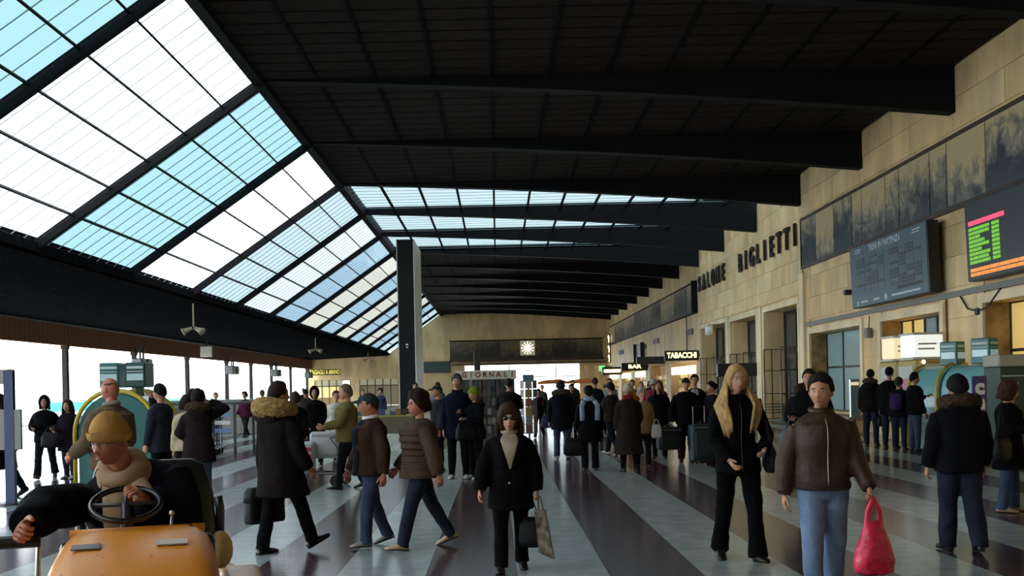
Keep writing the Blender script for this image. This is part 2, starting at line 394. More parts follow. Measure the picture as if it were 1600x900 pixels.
# tall ticket hall doors with dark metal leaves standing open
M_DOORG = mat('door_glass', (.05, .06, .065), .08, .6)
nd = 0
for (a, b, z0, z1), pn in ((OP[4], 3), (OP[5], 3), (OP[6], 4)):
    nd += 1
    d = struct('door_%d' % nd, 'tall dark metal doorway of the ticket hall')
    x = XR+.85
    f = MB()
    for i in range(pn+1):
        y = a+(b-a)*i/pn; f.box(x-.06, x+.06, max(a, y-.1), min(b, y+.1), 0, z1)
    f.box(x-.06, x+.06, a, b, 2.75, 2.95).box(x-.06, x+.06, a, b, z1-.12, z1); f.build('door_frame', M_FR, d)
    for i in range(pn):
        y = a+(b-a)*(i+.5)/pn; hw = (b-a)/pn/2-.1
        MB().box(x-.01, x+.01, y-hw, y+hw, 2.95, z1-.12).build('pane', M_DOORG if i else M_WARM, d)
        MB().box(x-.01, x+.01, y-hw, y+hw, .1, 2.75).build('pane', M_DOORG, d)
    MB().box(XR+.1, XR+.85, b-.02, b, 0, z1-.01).build('reveal_lining', M_TRAV, d)
    # the grille leaf opened towards the hall, on the far jamb
    g = MB(); gx0, gx1, gy = XR-.12, XR+.78, b-.25
    for gx in (gx0, gx0+.32, gx1): g.box(gx-.02, gx+.02, gy-.02, gy+.02, .04, 2.95)
    for gz in (.06, .3, .42, .54, .66, 1.1, 2.05, 2.93): g.box(gx0, gx1, gy-.015, gy+.015, gz-.018, gz+.018)
    g.build('grille_leaf', M_BMET, d)
    g2 = MB(); gy2 = a+(b-a)*.42
    for gx in (gx0, gx0+.32, gx1): g2.box(gx-.02, gx+.02, gy2-.02, gy2+.02, .04, 2.95)
    for gz in (.06, .3, .42, .54, .66, 1.1, 2.05, 2.93): g2.box(gx0, gx1, gy2-.015, gy2+.015, gz-.018, gz+.018)
    g2.build('grille_leaf', M_BMET, d)
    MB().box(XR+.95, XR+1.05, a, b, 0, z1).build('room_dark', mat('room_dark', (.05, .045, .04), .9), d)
# shop fronts further on
M_SHOPW = mat('shop_light', (.8, .7, .45), .5, emit=(1, .85, .5), es=1.6)
M_SHOPB = mat('shop_band', (.8, .8, .75), .5, emit=(1, .95, .82), es=2.4)
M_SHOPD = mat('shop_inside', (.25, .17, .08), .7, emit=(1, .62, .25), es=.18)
ns = 10
for i, (a, b, z0, z1) in enumerate(OP[7:]):
    d = struct('door_%d' % (4+i), 'lit shop front in the side wall')
    MB().box(XR+.8, XR+.9, a, b, 0, z1).build('back_wall', M_SHOPD, d)
    MB().box(XR+.2, XR+.8, a, b, .0, 1.0).build('counter', mat('counter_wood', (.16, .08, .035), .5), d)
    if i != 1: MB().box(XR+.02, XR+.12, a+.8, b-.4, 2.15, 2.62).build('light_band', M_SHOPB if i == 0 else M_SHOPW, d)
    for j in range(int((b-a)/.6)):
        yy = a+.3+j*.6
        for zz in (1.05, 1.5, 1.9):
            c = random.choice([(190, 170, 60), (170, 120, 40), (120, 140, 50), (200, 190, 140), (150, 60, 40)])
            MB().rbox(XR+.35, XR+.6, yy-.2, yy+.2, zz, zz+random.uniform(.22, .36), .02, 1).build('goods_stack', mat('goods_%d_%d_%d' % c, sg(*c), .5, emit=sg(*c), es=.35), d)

# frieze of photograph panels
def frieze_mat(key, dark, light, thr):
    m = bpy.data.materials.new(key); m.use_nodes = True; nt = m.node_tree; b = nt.nodes['Principled BSDF']; L = nt.links.new
    tc = nt.nodes.new('ShaderNodeTexCoord'); oi = nt.nodes.new('ShaderNodeObjectInfo'); ad = nt.nodes.new('ShaderNodeVectorMath'); ad.operation = 'ADD'
    sc = nt.nodes.new('ShaderNodeVectorMath'); sc.operation = 'SCALE'; sc.inputs['Scale'].default_value = 40
    cb = nt.nodes.new('ShaderNodeCombineXYZ'); L(oi.outputs['Random'], cb.inputs[0]); L(oi.outputs['Random'], cb.inputs[1]); L(cb.outputs[0], sc.inputs[0])
    L(tc.outputs['Object'], ad.inputs[0]); L(sc.outputs[0], ad.inputs[1])
    n1 = nt.nodes.new('ShaderNodeTexNoise'); n1.inputs['Scale'].default_value = 1.9; n1.inputs['Detail'].default_value = 9; n1.inputs['Roughness'].default_value = .74; n1.inputs['Distortion'].default_value = .7
    L(ad.outputs[0], n1.inputs[0])
    sp = nt.nodes.new('ShaderNodeSeparateXYZ'); L(tc.outputs['Generated'], sp.inputs[0])
    a1 = nt.nodes.new('ShaderNodeMath'); a1.operation = 'MULTIPLY_ADD'; a1.inputs[1].default_value = .36; L(sp.outputs['Z'], a1.inputs[0]); L(n1.outputs[0], a1.inputs[2])
    a2 = nt.nodes.new('ShaderNodeMath'); a2.operation = 'MULTIPLY_ADD'; a2.inputs[1].default_value = -.34; L(oi.outputs['Random'], a2.inputs[0]); L(a1.outputs[0], a2.inputs[2])
    r = nt.nodes.new('ShaderNodeValToRGB'); r.color_ramp.elements[0].position = thr-.16; r.color_ramp.elements[1].position = thr+.10
    r.color_ramp.elements[0].color = (*dark, 1); r.color_ramp.elements[1].color = (*light, 1); e = r.color_ramp.elements.new(thr-.02); e.color = (*[(p*1.6+q*.3) for p, q in zip(dark, light)], 1)
    L(a2.outputs[0], r.inputs[0]); L(r.outputs[0], b.inputs['Base Color']); b.inputs['Roughness'].default_value = .3
    return m
M_FRI = frieze_mat('frieze_print', (.060, .068, .078), (.62, .49, .27), .57)
M_FRI2 = frieze_mat('frieze_print_dim', (.035, .03, .022), (.22, .16, .075), .56)
def Yp(px): return XR*1600/(px-778+.021*170)
fr = thing('mural_frieze', 'long band of sepia landscape photograph panels above the departures board', 'mural', (XR, 37.3, 5.75))
edges = [37.3, 35.6, 33.7, 31.95, 31.1, 29.2, 28.2, 26.2, 25.2, 23.2, 21.2, 19.4, 17.6, 15.6]
for a, b in zip(edges[:-1], edges[1:]):
    o = MB().box(-.05, 0, -(a-b)+.03, -.03, .03, 1.64).build('mural_panel', M_FRI, fr, loc=(0, a-37.3, 0))
MB().box(-.09, .0, -22, 0, -.10, .02).box(-.08, 0, -22, 0, 1.64, 1.74).box(-.08, 0, -.03, .03, -.1, 1.74).build('frieze_frame', mat('frieze_frame', (.06, .035, .025), .5), fr)
fr = thing('mural_frieze', 'receding band of sepia landscape panels beyond the raised letters', 'mural', (XR, 100.5, 5.56))
y = 100.5
while y > 57.3:
    wd = random.choice([2.2, 3.1, 3.6, 4.2]); b = max(57.0, y-wd)
    MB().box(-.06, 0, -(y-b)+.04, -.04, .03, 1.66).build('mural_panel', M_FRI, fr, loc=(0, y-100.5, 0)); y = b
MB().box(-.12, 0, -43.5, 0, -.06, .02).box(-.12, 0, -43.5, 0, 1.66, 1.74).box(-.35, 0, -43.6, -43.5, -.06, 1.74).build('frieze_frame', M_BEAM, fr)

# raised letters
sg_ = thing('wall_lettering', 'tall black raised capitals reading SALONE BIGLIETTI on the travertine', 'sign', (XR-.05, 56.2, 6.95))
M_LET = mat('letter_black', (.01, .01, .01), .4)
def letters(word, ya, yb, z=0):
    for i, ch in enumerate(word):
        y = ya+(yb-ya)*i/(len(word)-1)
        me = text_mesh(ch, 1.16, M_LET, .05, .025)
        o = inst('letter', me, sg_, (-.04, y-56.2, z), ROT_RW); o.scale = (.82, 1, 1)
letters('SALONE', 55.9, 50.0); letters('BIGLIETTI', 46.5, 37.95, .02)

# ------------------------------------------------------------------ boards and signs on the right wall
M_BB = mat('board_blue', (.075, .125, .165), .4); M_BBD = mat('board_cell', (.025, .032, .040), .35); M_BBL = mat('board_print', (.55, .62, .66), .5); M_BBM = mat('board_flap', (.11, .15, .18), .5)
bd = thing('departures_board', 'blue split flap departures board headed TRENI IN PARTENZA', 'departures board', (XR, 25.4, 3.74))
TILT = R(-2.0)
def bpart(mb, name, m_): return mb.build(name, m_, bd, loc=(-.12, 0, 0), rot=(0, TILT, 0))
bpart(MB().rbox(-.32, 0, 0, 5.5, 0, 1.80, .02, 1), 'case', M_BLACK)
bpart(MB().box(-.335, -.32, .02, 5.48, .02, 1.78), 'face', M_BB)
for (a, b) in ((.35, 2.45), (2.85, 4.95)):
    for r in range(11):
        z = 1.40-r*.093
        for (p, q) in ((0, .30), (.34, .52), (.56, .78), (.82, 1.0)):
            bpart(MB().box(-.342, -.334, a+(b-a)*(1-q), a+(b-a)*(1-p), z-.07, z), 'flap', M_BBM if random.random() < .45 else M_BBD)
bpart(MB().box(-.34, -.334, .35, 2.0, .27, .36), 'notice_strip', M_BLACK)
for (a, b) in ((4.55, 5.05), (.35, .85)):
    bpart(MB().box(-.338, -.334, a, b, 1.66, 1.69), 'caption_bar', M_BBL); bpart(MB().box(-.338, -.334, a+.05, b, 1.59, 1.62), 'caption_bar', M_BBL)
for (a, b) in ((4.2, 4.75), (3.3, 3.75), (.5, 2.4)):
    bpart(MB().box(-.338, -.334, a, b, .12, .17), 'caption_bar', M_BBL)
bpart(MB().ball((-.34, 2.8, .15), (.01, .09, .09), 12, 6), 'badge', M_BBL)
bpart(MB().box(-.338, -.334, 4.95, 5.05, .06, .2), 'caption_bar', M_BBL)
o = inst('title_lettering', text_mesh('TRENI IN PARTENZA', .25, M_BBL, .004, .006), bd, (-.524, 2.75, 1.60), ROT_RW)
MB().box(-.12, 0, 1.0, 1.1, .4, 1.5).box(-.12, 0, 4.4, 4.5, .4, 1.5).build('wall_bracket', M_BMET, bd)

ld = thing('led_display', 'dark train display with pink, green and orange rows of lights', 'display', (XR, 17.2, 3.78))
def lpart(mb, name, m_): return mb.build(name, m_, ld, loc=(-.1, 0, 0), rot=(0, TILT, 0))
lpart(MB().rbox(-.3, 0, 0, 6.2, 0, 1.78, .02, 1), 'case', M_BLACK); lpart(MB().box(-.31, -.3, .02, 6.18, .02, 1.76), 'face', mat('display_face', (.03, .036, .042), .3))
M_P = mat('led_pink', (.3, .02, .05), .5, emit=(1, .10, .22), es=.9); M_G = mat('led_green', (.05, .2, .02), .5, emit=(.22, .62, .05), es=.75); M_O = mat('led_orange', (.3, .1, .02), .5, emit=(1, .30, .06), es=.95)
# a column of the display starts at the far edge; text reads towards smaller y
for c0 in (6.1, 3.2):
    for k in range(5): lpart(MB().box(-.32, -.309, c0-.08-.33*(k+1)+.02, c0-.08-.33*k, 1.24, 1.34), 'light_row', M_P)
    for r in range(9):
        z = 1.12-r*.093; y = c0-.05; lim = c0-.05-[1.0, .98, .55, .75, .95, .6, .98, .9, .98][r]
        while y > lim:
            wd = random.uniform(.16, .36); lpart(MB().box(-.32, -.309, max(lim, y-wd), y-.025, z, z+.068), 'light_row', M_G); y -= wd
        for k in range(2): lpart(MB().box(-.32, -.309, c0-1.15-.17*(k+1)+.02, c0-1.15-.17*k, z, z+.068), 'light_row', M_G)
    for r in range(2):
        y = c0-.05
        while y > c0-2.7:
            wd = random.uniform(.25, .5); lpart(MB().box(-.32, -.309, y-wd, y-.03, .20-r*.1, .275-r*.1), 'light_row', M_O); y -= wd
MB().box(-.1, 0, .8, .9, .4, 1.4).box(-.1, 0, 5.2, 5.3, .4, 1.4).build('wall_bracket', M_BMET, ld)

cc = thing('security_camera', 'small dark camera bracket beside the departures board', 'security camera', (XR, 31.5, 4.25))
MB().tube([(0, 0, 0), (-.18, .02, .02), (-.3, .02, -.02)], .03, 6).build('bracket', M_BMET, cc); MB().rbox(-.5, -.2, -.08, .1, -.04, .12, .02, 1).build('housing', M_BMET, cc)
wlp = thing('wall_lamp', 'white drum wall lamp on a bracket by the farthest ticket hall door', 'lamp', (XR-.05, 51.4, 4.2))
MB().tube([(0, 0, .3), (-.5, 0, .32), (-.5, 0, .2)], .025, 6).build('bracket', M_BMET, wlp)
MB().tube([(-.5, 0, -.2), (-.5, 0, .2)], .2, 14).build('drum', mat('lamp_white', (.8, .8, .78), .4), wlp, True)
fb_ = thing('flood_light', 'small grey fitting on the wall left of the light boxes', 'lamp', (XR-.03, 30.6, 3.0))
MB().rbox(-.16, 0, -.12, .12, -.16, .14, .02, 1).build('housing', mat('fitting_grey', (.2, .19, .17), .5), fb_); MB().tube([(-.05, 0, .1), (-.03, 0, .5)], .015, 6).build('stem', M_CABLE, fb_)
for i, (y, z, dy, dz, nm) in enumerate([(59.5, 4.57, .95, .36, 'above the tobacconist sign'), (72.2, 4.6, 1.2, .36, 'second along from the tobacconist sign'), (78.5, 4.45, 1.5, .36, 'third along from the tobacconist sign'), (92.5, 4.5, 1.5, .36, 'nearest the far wall')]):
    v = thing('wall_vent', 'small dark louvred wall vent '+nm, 'vent', (XR, y, z))
    MB().box(-.03, 0, -dy, dy, -dz/2, dz/2).build('vent_frame', M_BMET, v)
    for k in range(4): MB().box(-.045, -.02, -dy+.04, dy-.04, -dz/2+.04+k*.08, -dz/2+.07+k*.08).build('louvre', M_BLACK, v)

M_SIGN = mat('sign_black', (.012, .012, .012), .4); M_LIT = mat('lit_letters', (.9, .8, .4), .5, emit=(1, .83, .42), es=2.2)
def psign(name, label, y, x0, x1, z0, z1, txt=None, size=.4, lit=M_LIT, mat_=M_SIGN, fill=.86):
    t = thing(name, label, 'sign', ((x0+x1)/2, y, z0))
    w_ = x1-x0; h_ = z1-z0
    MB().rbox(-w_/2, w_/2, 0, .22, 0, h_, .02, 1).build('sign_box', mat_, t)
    MB().box(w_/2-.02, XR-(x0+x1)/2+.02, .05, .17, h_*.35, h_*.65).build('wall_arm', M_BMET, t)
    if txt:
        me = text_mesh(txt, size, lit, .012, .012); o = inst('lettering', me, t, (0, -.012, h_/2), ROT_CAM)
        o.scale = (w_*fill/me_w(me), 1, 1)
    return t
def me_w(me):
    xs = [v.co.x for v in me.vertices]; return max(xs)-min(xs)
psign('shop_sign', 'black projecting sign with lit letters TABACCHI', 56.6, 9.25, 11.15, 2.86, 3.42, 'TABACCHI', .42)
psign('shop_sign', 'unlit black sign board between the tobacconist and bar signs', 68, 9.25, 11.15, 2.92, 3.42)
psign('shop_sign', 'black projecting sign with lit letters starting BAR', 76, 9.2, 11.15, 2.62, 3.2, 'BAR', .38, fill=.5)
t = psign('shop_sign', 'black projecting sign nearest the far wall with a lit yellow strip', 92, 9.4, 11.2, 2.5, 3.2)
MB().box(-.75, .75, -.02, 0, .2, .5).build('lit_strip', M_LIT, t)
psign('hanging_sign', 'dark projecting notice board behind the blonde woman', 44.0, 9.45, 11.15, 1.85, 2.42)
ws = thing('wall_sign', 'tall dark framed panel on the wall above the bar sign', 'sign', (XR, 80, 3.25))
MB().box(-.3, 0, -2.0, -1.85, 0, 1.55).box(-.3, 0, 1.85, 2.0, 0, 1.55).build('side_fin', M_BLACK, ws); MB().box(-.1, 0, -1.85, 1.85, .1, 1.5).build('panel', mat('panel_grey', (.2, .2, .19), .5), ws)
cl = thing('neon_sign', 'small yellow lit neon swirls on the wall by the far corner', 'sign', (XR, 101, 4.2))
for k, z in enumerate((0, .9, 1.9)): MB().torus((-.2, 0, z), .35, .05, 16, 6, rot=np.array(((0, 0, 1.), (1, 0, 0), (0, 1, 0))), a0=.3, a1=4.2).build('neon_tube', M_LIT, cl)
MB().box(-.15, 0, -.1, .1, -.4, 2.4).build('backing_bar', M_BMET, cl)
ex = thing('exit_sign', 'small green lit exit box high at the far corner', 'sign', (10.2, 100, 2.95)); MB().rbox(-.3, .3, 0, .15, 0, .55, .03, 1).build('light_box', mat('exit_green', (.1, .5, .15), .4, emit=(.2, .9, .3), es=.9), ex); MB().box(.28, XR-10.2+.02, .05, .1, .4, .48).build('wall_arm', M_BMET, ex)

# ------------------------------------------------------------------ far wall
wb = struct('wall_back', 'stone end wall with a bright glazed way out')
m = MB()
for (x0, x1, z0, z1) in ((-3.4, 8.4, 3.85, 9.4), (8.4, XR+.5, 0, 9.4), (-5.65, -3.4, 0, 9.4)): m.box(x0, x1, YF, YF+.8, z0, z1)
m.prism([(-11.1, 2.7), (-5.65, 2.7), (-5.65, 9.3), (-11.1, 5.3)], 'y', YF, YF+.8)
m.box(-10.2, -5.65, YF, YF+.8, 0, 2.7).box(-XL*-1-.5, -11.1, YF, YF+.8, 2.7, 5.3).box(-15.1, -14.2, YF, YF+.8, 0, 2.7).box(XL-.5, -18.8, YF, YF+.8, 0, 2.7)
m.build('wall_slab', M_TRAV, wb)
MB().box(-4.9, 10.9, YF-.3, YF, 4.25, 4.5).box(-4.6, 11, YF-1.6, YF, 3.85, 4.05).build('canopy_ledge', mat('ledge_brown', (.10, .06, .035), .6), wb)
for x in (8.9, 9.9): MB().box(x, x+.5, YF-.1, YF, 0, 3.6).build('pier', M_TRAV2, wb)
# glazing of the way out
g = MB()
for x in (-3.4, -1.1, 1.2, 3.6, 6.0, 8.4): g.box(x-.05, x+.05, YF+.5, YF+.6, 0, 3.85)
g.box(-3.4, 8.4, YF+.5, YF+.6, 2.55, 2.65)
wo = struct('window_7', 'bright glazed way out in the end wall'); g.build('window_frame', M_FR, wo)
for x in (-3.4, -1.1, 1.2, 3.6, 6.0): MB().box(x+.05, x+2.25, YF+.54, YF+.56, 0, 2.55).build('pane', glass('clear_glass', (.9, .92, .92), .05), wo); MB().box(x+.05, x+2.25, YF+.54, YF+.56, 2.65, 3.85).build('pane', _m['clear_glass'], wo)
# dim shop fronts left in the end wall
M_DIMS = mat('dim_shop', (.16, .14, .10), .5, emit=(.9, .72, .4), es=.12)
for nn, (a, b, c_) in (('window_8', (-14.2, -10.2, M_DIMS)), ('window_9', (-18.8, -15.1, M_SHOPD))):
    wi = struct(nn, 'dim glazed shop front in the end wall')
    MB().box(a, b, YF+.6, YF+.7, 0, 2.7).build('back_wall', c_, wi)
    f = MB()
    for k in range(6): x = a+(b-a)*k/5; f.box(x-.05, x+.05, YF+.1, YF+.2, 0, 2.7)
    f.box(a, b, YF+.1, YF+.2, 2.0, 2.1).build('window_frame', M_FR, wi)
    for k in range(5): MB().box(a+(b-a)*k/5+.05, a+(b-a)*(k+1)/5-.05, YF+.14, YF+.16, 2.1, 2.7).build('pane', mat('shop_pane', (.3, .26, .12), .2, emit=(1, .85, .4), es=.12), wi)
MB().box(-18.6, -16.4, YF+.3, YF+.5, .9, 2.5).build('lit_counter_panel', mat('lit_counter', (.6, .5, .2), .5, emit=(1, .82, .35), es=.7), bpy.data.objects['window_9'])
MB().box(-15.9, -15.2, YF-.02, YF+.5, 1.5, 2.6).build('lit_poster', mat('lit_poster', (.8, .8, .8), .5, emit=(1, 1, 1), es=1.2), bpy.data.objects['window_9'])
t = thing('luggage_sign', 'yellow raised letters BAGAGLI A MANO on the end wall', 'sign', (-17.7, YF, 3.5))
me = text_mesh('BAGAGLI A MANO', .62, mat('yellow_letters', (.7, .6, .1), .5, emit=(.8, .68, .1), es=.55), .03, .015)
o = inst('lettering', me, t, (0, -.06, 0), ROT_CAM); o.scale = (3.1/me_w(me), 1, 1); MB().box(-1.6, 1.6, -.03, 0, -.3, .3).build('backing', M_FR, t)
t = thing('mural_frieze', 'dim landscape mural band on the end wall around the lit square clock', 'mural', (3.0, YF, 4.5))
for k in range(6): MB().box(0, 2.6, -.06, 0, .03, 1.84).build('mural_panel', M_FRI2, t, loc=(-7.85+2.617*k, 0, 0))
MB().box(-7.9, 7.9, -.1, 0, -.1, .02).box(-7.9, 7.9, -.1, 0, 1.84, 1.95).build('frieze_frame', M_BEAM, t)
t = thing('wall_clock', 'square lit clock with a pale sunburst face on the end wall', 'clock', (3.12, YF-.1, 5.55))
MB().rbox(-.75, .75, -.2, .0, -.75, .75, .03, 1).build('case', mat('clock_case', (.45, .42, .32), .4, emit=(1, .93, .65), es=.18), t)
MB().tube([(0, -.22, 0), (0, -.2, 0)], .38, 24).build('dial', mat('clock_dial', (.9, .9, .7), .4, emit=(1, .95, .7), es=1.5), t)
ray = MB().box(-.05, .05, -.225, -.2, .45, .66).mesh('hour_mark', _m['clock_dial'])
for k in range(12): inst('hour_mark', ray, t, None, (0, k*PI/6, 0))
t = thing('display_screen', 'small unlit display screen on the end wall beside the pylon', 'display', (-6.2, YF-.1, 3.2)); MB().rbox(-1.35, 1.35, -.2, 0, 0, 1.15, .03, 1).build('case', M_BLACK, t); MB().box(-1.28, 1.28, -.21, -.2, .07, 1.08).build('screen', mat('screen_dark', (.02, .05, .055), .2), t)
t = thing('wall_sconce', 'small warm wall lamp on the end wall right of the pylon', 'lamp', (-7.9, YF, 2.5)); MB().tube([(0, -.15, 0), (0, -.15, .5)], [.12, .2], 10).build('shade', mat('sconce', (.8, .6, .2), .5, emit=(1, .65, .15), es=1.5), t); MB().box(-.04, .04, -.12, 0, .1, .2).build('arm', M_BMET, t)

# ------------------------------------------------------------------ dark pylon under the ridge
t = thing('pylon', 'tall dark freestanding pylon with a pale stone side under the skylight', 'pylon', (-4.42, 50.3, 0))
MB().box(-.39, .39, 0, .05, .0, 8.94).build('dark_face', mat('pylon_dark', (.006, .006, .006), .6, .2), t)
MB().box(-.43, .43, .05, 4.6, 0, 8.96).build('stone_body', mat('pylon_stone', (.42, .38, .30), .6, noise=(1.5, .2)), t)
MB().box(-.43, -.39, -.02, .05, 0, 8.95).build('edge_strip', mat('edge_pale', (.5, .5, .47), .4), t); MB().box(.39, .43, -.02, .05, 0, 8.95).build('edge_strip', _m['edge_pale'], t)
MB().box(-.06, .06, -.03, 0, 3.75, 3.82).box(-.04, .04, -.03, 0, 3.62, 3.68).build('small_plate', M_WHITE, t)

# ------------------------------------------------------------------ hanging fittings on the left
for (y, z, ln, nm) in ((37.5, 4.05, .95, 'nearest the viewer'), (62.6, 4.2, .75, 'middle of the row'), (87.9, 4.3, .6, 'farthest along the row')):
    t = thing('hanging_speaker', 'pair of small beige speakers on a rod below the skylight, '+nm, 'loudspeaker', (XE, y, z-.1))
    MB().tube([(0, 0, .1), (0, 0, ln)], .03, 6).build('rod', mat('beige_paint', (.35, .31, .2), .5), t)
    for s_ in (-1, 1): MB().tube([(s_*.05, 0, .05), (s_*.28, -.1, -.05), (s_*.36, -.13, -.1)], [.06, .10, .16], 10).build('horn', _m['beige_paint'], t, True)
for y, nm in ((54.0, 'behind the machine island'), (72.4, 'above the grey counter'), (86.7, 'third column back'), (101.5, 'at the far corner')):
    t = thing('speaker_cluster', 'cluster of dark loudspeakers on the left column '+nm, 'loudspeaker', (XL+.35, y, 3.2))
    for (dx, dy, dz) in ((-.1, -.5, 0), (-.1, .5, 0)):
        MB().rbox(dx-.25, dx+.3, dy-.35, dy+.35, dz-.3, dz+.3, .05, 1).build('speaker_box', M_BMET, t); MB().ball((dx+.3, dy-.1, dz), (.05, .2, .2), 10, 6).build('speaker_cone', mat('cone_beige', (.35, .33, .2), .6), t)
    MB().tube([(-.35, 0, 0), (0, 0, 0)], .05, 6).tube([(-.1, -.5, 0), (-.1, .5, 0)], .05, 6).tube([(-.1, -.2, .0), (-.1, -.3, .9)], .06, 6).tube([(-.1, .2, 0), (-.1, .3, .9)], .06, 6).build('bracket', M_BMET, t)
t = thing('flood_lamp', 'pale square flood lamp under the low soffit', 'lamp', (-17.6, 62, 4.1)); MB().rbox(-.35, .35, -.1, .1, -.3, .35, .03, 1).build('housing', mat('lamp_beige', (.55, .52, .42), .5), t); MB().tube([(0, 0, .3), (0, 0, .75)], .03, 6).build('stem', M_BMET, t)

# ------------------------------------------------------------------ beyond the left openings
M_TRN = mat('train_white', (.72, .74, .74), .35); M_TRT = mat('train_teal', (.05, .38, .38), .4)
for k, (x, y, nm) in enumerate(((-27, 70, 'behind the left columns'), (-27, 97, 'farther along behind the left columns'))):
    t = thing('train_carriage', 'white and teal train carriage standing '+nm, 'train', (x, y, 0))
    MB().rbox(-1.4, 1.4, -12.8, 12.8, .35, 3.7, .3, 3).build('body', M_TRN, t, True)
    MB().box(1.38, 1.42, -12.4, 12.4, .7, 1.25).build('stripe', M_TRT, t)
    wm = MB().box(1.38, 1.43, -.7, .7, 1.9, 2.7).mesh('carriage_window', mat('train_glass', (.5, .54, .56), .3))
    for q in range(11): inst('carriage_window', wm, t, (0, -11+2.2*q, 0))
    for q in (-9, -7, 7, 9): MB().tube([(.9, q, .0+.3), (1.2, q, .3)], .42, 14).build('wheel', M_BMET, t)
cp = MB()
can = thing('platform_canopy', 'flat white platform canopy on posts outside the left openings', 'canopy', (-33, 60, 0))
MB().box(-3.2, 3.2, -70, 70, 4.3, 4.6).build('canopy_roof', M_WHITE, can)
for q in range(-5, 6): MB().tube([(0, q*13, -.06), (0, q*13, 4.4)], .14, 8).build('post', M_WHITE, can)

# ------------------------------------------------------------------ ticket machines
M_TEAL = mat('machine_teal', (.012, .13, .13), .35); M_TEALD = mat('machine_dark_teal', (.008, .055, .055), .4); M_TEALL = mat('machine_light_teal', (.22, .52, .54), .3); M_YEL = mat('rail_yellow', (.55, .42, .03), .35)
M_SCR = mat('machine_screen', (.3, .42, .45), .2, emit=(.45, .7, .75), es=.25)
def arc_prof(sx, x0=.45, zt=1.85, r=.6, n=7):
    return [(sx*x0, 0), (sx*x0, zt-r)]+[(sx*(x0-r+r*math.cos(a)), zt-r+r*math.sin(a)) for a in [PI/2*i/n for i in range(1, n+1)]]
def machine(label, loc, rz, double=False, signs=1, zt=1.85, X0=.45, sz=(1.88, 2.42)):
    t = thing('ticket_machine', label, 'ticket machine', loc, rz)
    W = .52
    if double: pts = arc_prof(-1, X0, zt)+arc_prof(1, X0, zt)[::-1]
    else: pts = arc_prof(-1)+[(.5, 1.85), (.5, 0)]
    MB().prism(pts, 'y', -W, W).build('cabinet', M_TEAL, t)
    x0 = X0
    for sx in ((-1, 1) if double else (-1,)):
        pr = arc_prof(sx, x0+.015, zt+.01)
        v = []; mb = MB()
        q = [(p[0], p[1]) for p in pr if p[1] > .3]; q = [(sx*(x0+.015), .75)]+[p for p in q if p[1] > .75]
        for a, b in zip(q[:-1], q[1:]):
            mb.add([(a[0], -W+.08, a[1]), (a[0], W-.08, a[1]), (b[0], W-.08, b[1]), (b[0], -W+.08, b[1]), (a[0]-sx*.03, -W+.08, a[1]), (a[0]-sx*.03, W-.08, a[1]), (b[0]-sx*.03, W-.08, b[1]), (b[0]-sx*.03, -W+.08, b[1])], [(0, 1, 2, 3), (7, 6, 5, 4), (0, 4, 5, 1), (1, 5, 6, 2), (2, 6, 7, 3), (3, 7, 4, 0)])
        mb.build('front_panel', M_TEALL, t)
        MB().box(sx*(x0+.02), sx*(x0+.035), -.25, .2, .95, 1.22).build('screen', M_SCR, t)
        MB().box(sx*(x0+.02), sx*(x0+.04), .24, .38, .85, 1.2).build('card_slot', M_BLACK, t)
        MB().box(sx*(x0+.0), sx*(x0+.03), -.35, .35, .35, .6).build('ticket_tray', M_TEALD, t)
        for yy in (-W-.02, W+.02):
            rp = [(sx*(x0+.05), yy, .02), (sx*(x0+.05), yy, zt-.63)]+[(sx*(x0+.05-.62+.62*math.cos(a)), yy, zt-.63+.68*math.sin(a)) for a in [PI/2*i/8 for i in range(1, 9)]]
            MB().tube(rp, .035, 8, ref=(0, 1, 0)).build('rail', M_YEL, t, True)
    for k in range(signs):
        sy = -.2 if signs == 1 else (-.1+.3*k); bx = 0.1 if not double else (-.22+.42*k)
        sy = 0 if double else sy
        z0_, z1_ = sz; zh = z1_-z0_
        b = MB().rbox(bx-.16, bx+.16, sy-.22, sy+.22, z0_, z1_, .02, 1).box(bx-.05, bx+.05, sy-.05, sy+.05, z0_-.2, z0_+.02).build('sign_box', M_TEAL if k == 0 else M_TEALD, t)
        for (q0, q1, mm) in ((.28, .55, M_SCR), (.75, .85, mat('sign_print', (.5, .62, .6), .5)), (.62, .65, mat('sign_print', (.5, .62, .6), .5))):
            MB().box(bx-.17, bx-.158, sy-.17, sy+.17, z0_+zh*q0, z0_+zh*q1).build('sign_label', mm, b); MB().box(bx-.13, bx+.13, sy-.23, sy-.218, z0_+zh*q0, z0_+zh*q1).build('sign_label', mm, b)
    return t
machine('curved teal ticket machine with yellow rails, farther of the pair on the right', (10.2, 23.5, 0), R(32))
machine('curved teal ticket machine with yellow rails, nearer of the pair on the right', (10.1, 21.75, 0), R(32))
machine('double sided teal ticket machine with yellow rails behind the bald man', (-6.0, 16.6, 0), 0, True, 2, 1.62, .60, (1.72, 2.12))
t = thing('teal_cabinet', 'plain dark teal cabinet beside the nearer right ticket machine', 'cabinet', (10.6, 20.2, 0)); MB().rbox(-.4, .4, -.55, .55, 0, 1.85, .03, 1).build('body', M_TEALD, t); MB().box(-.41, -.4, -.45, .45, .2, 1.7).build('door', M_TEAL, t); MB().rbox(-.44, -.41, .3, .36, .9, 1.1, .01, 1).build('handle', M_BMET, t)

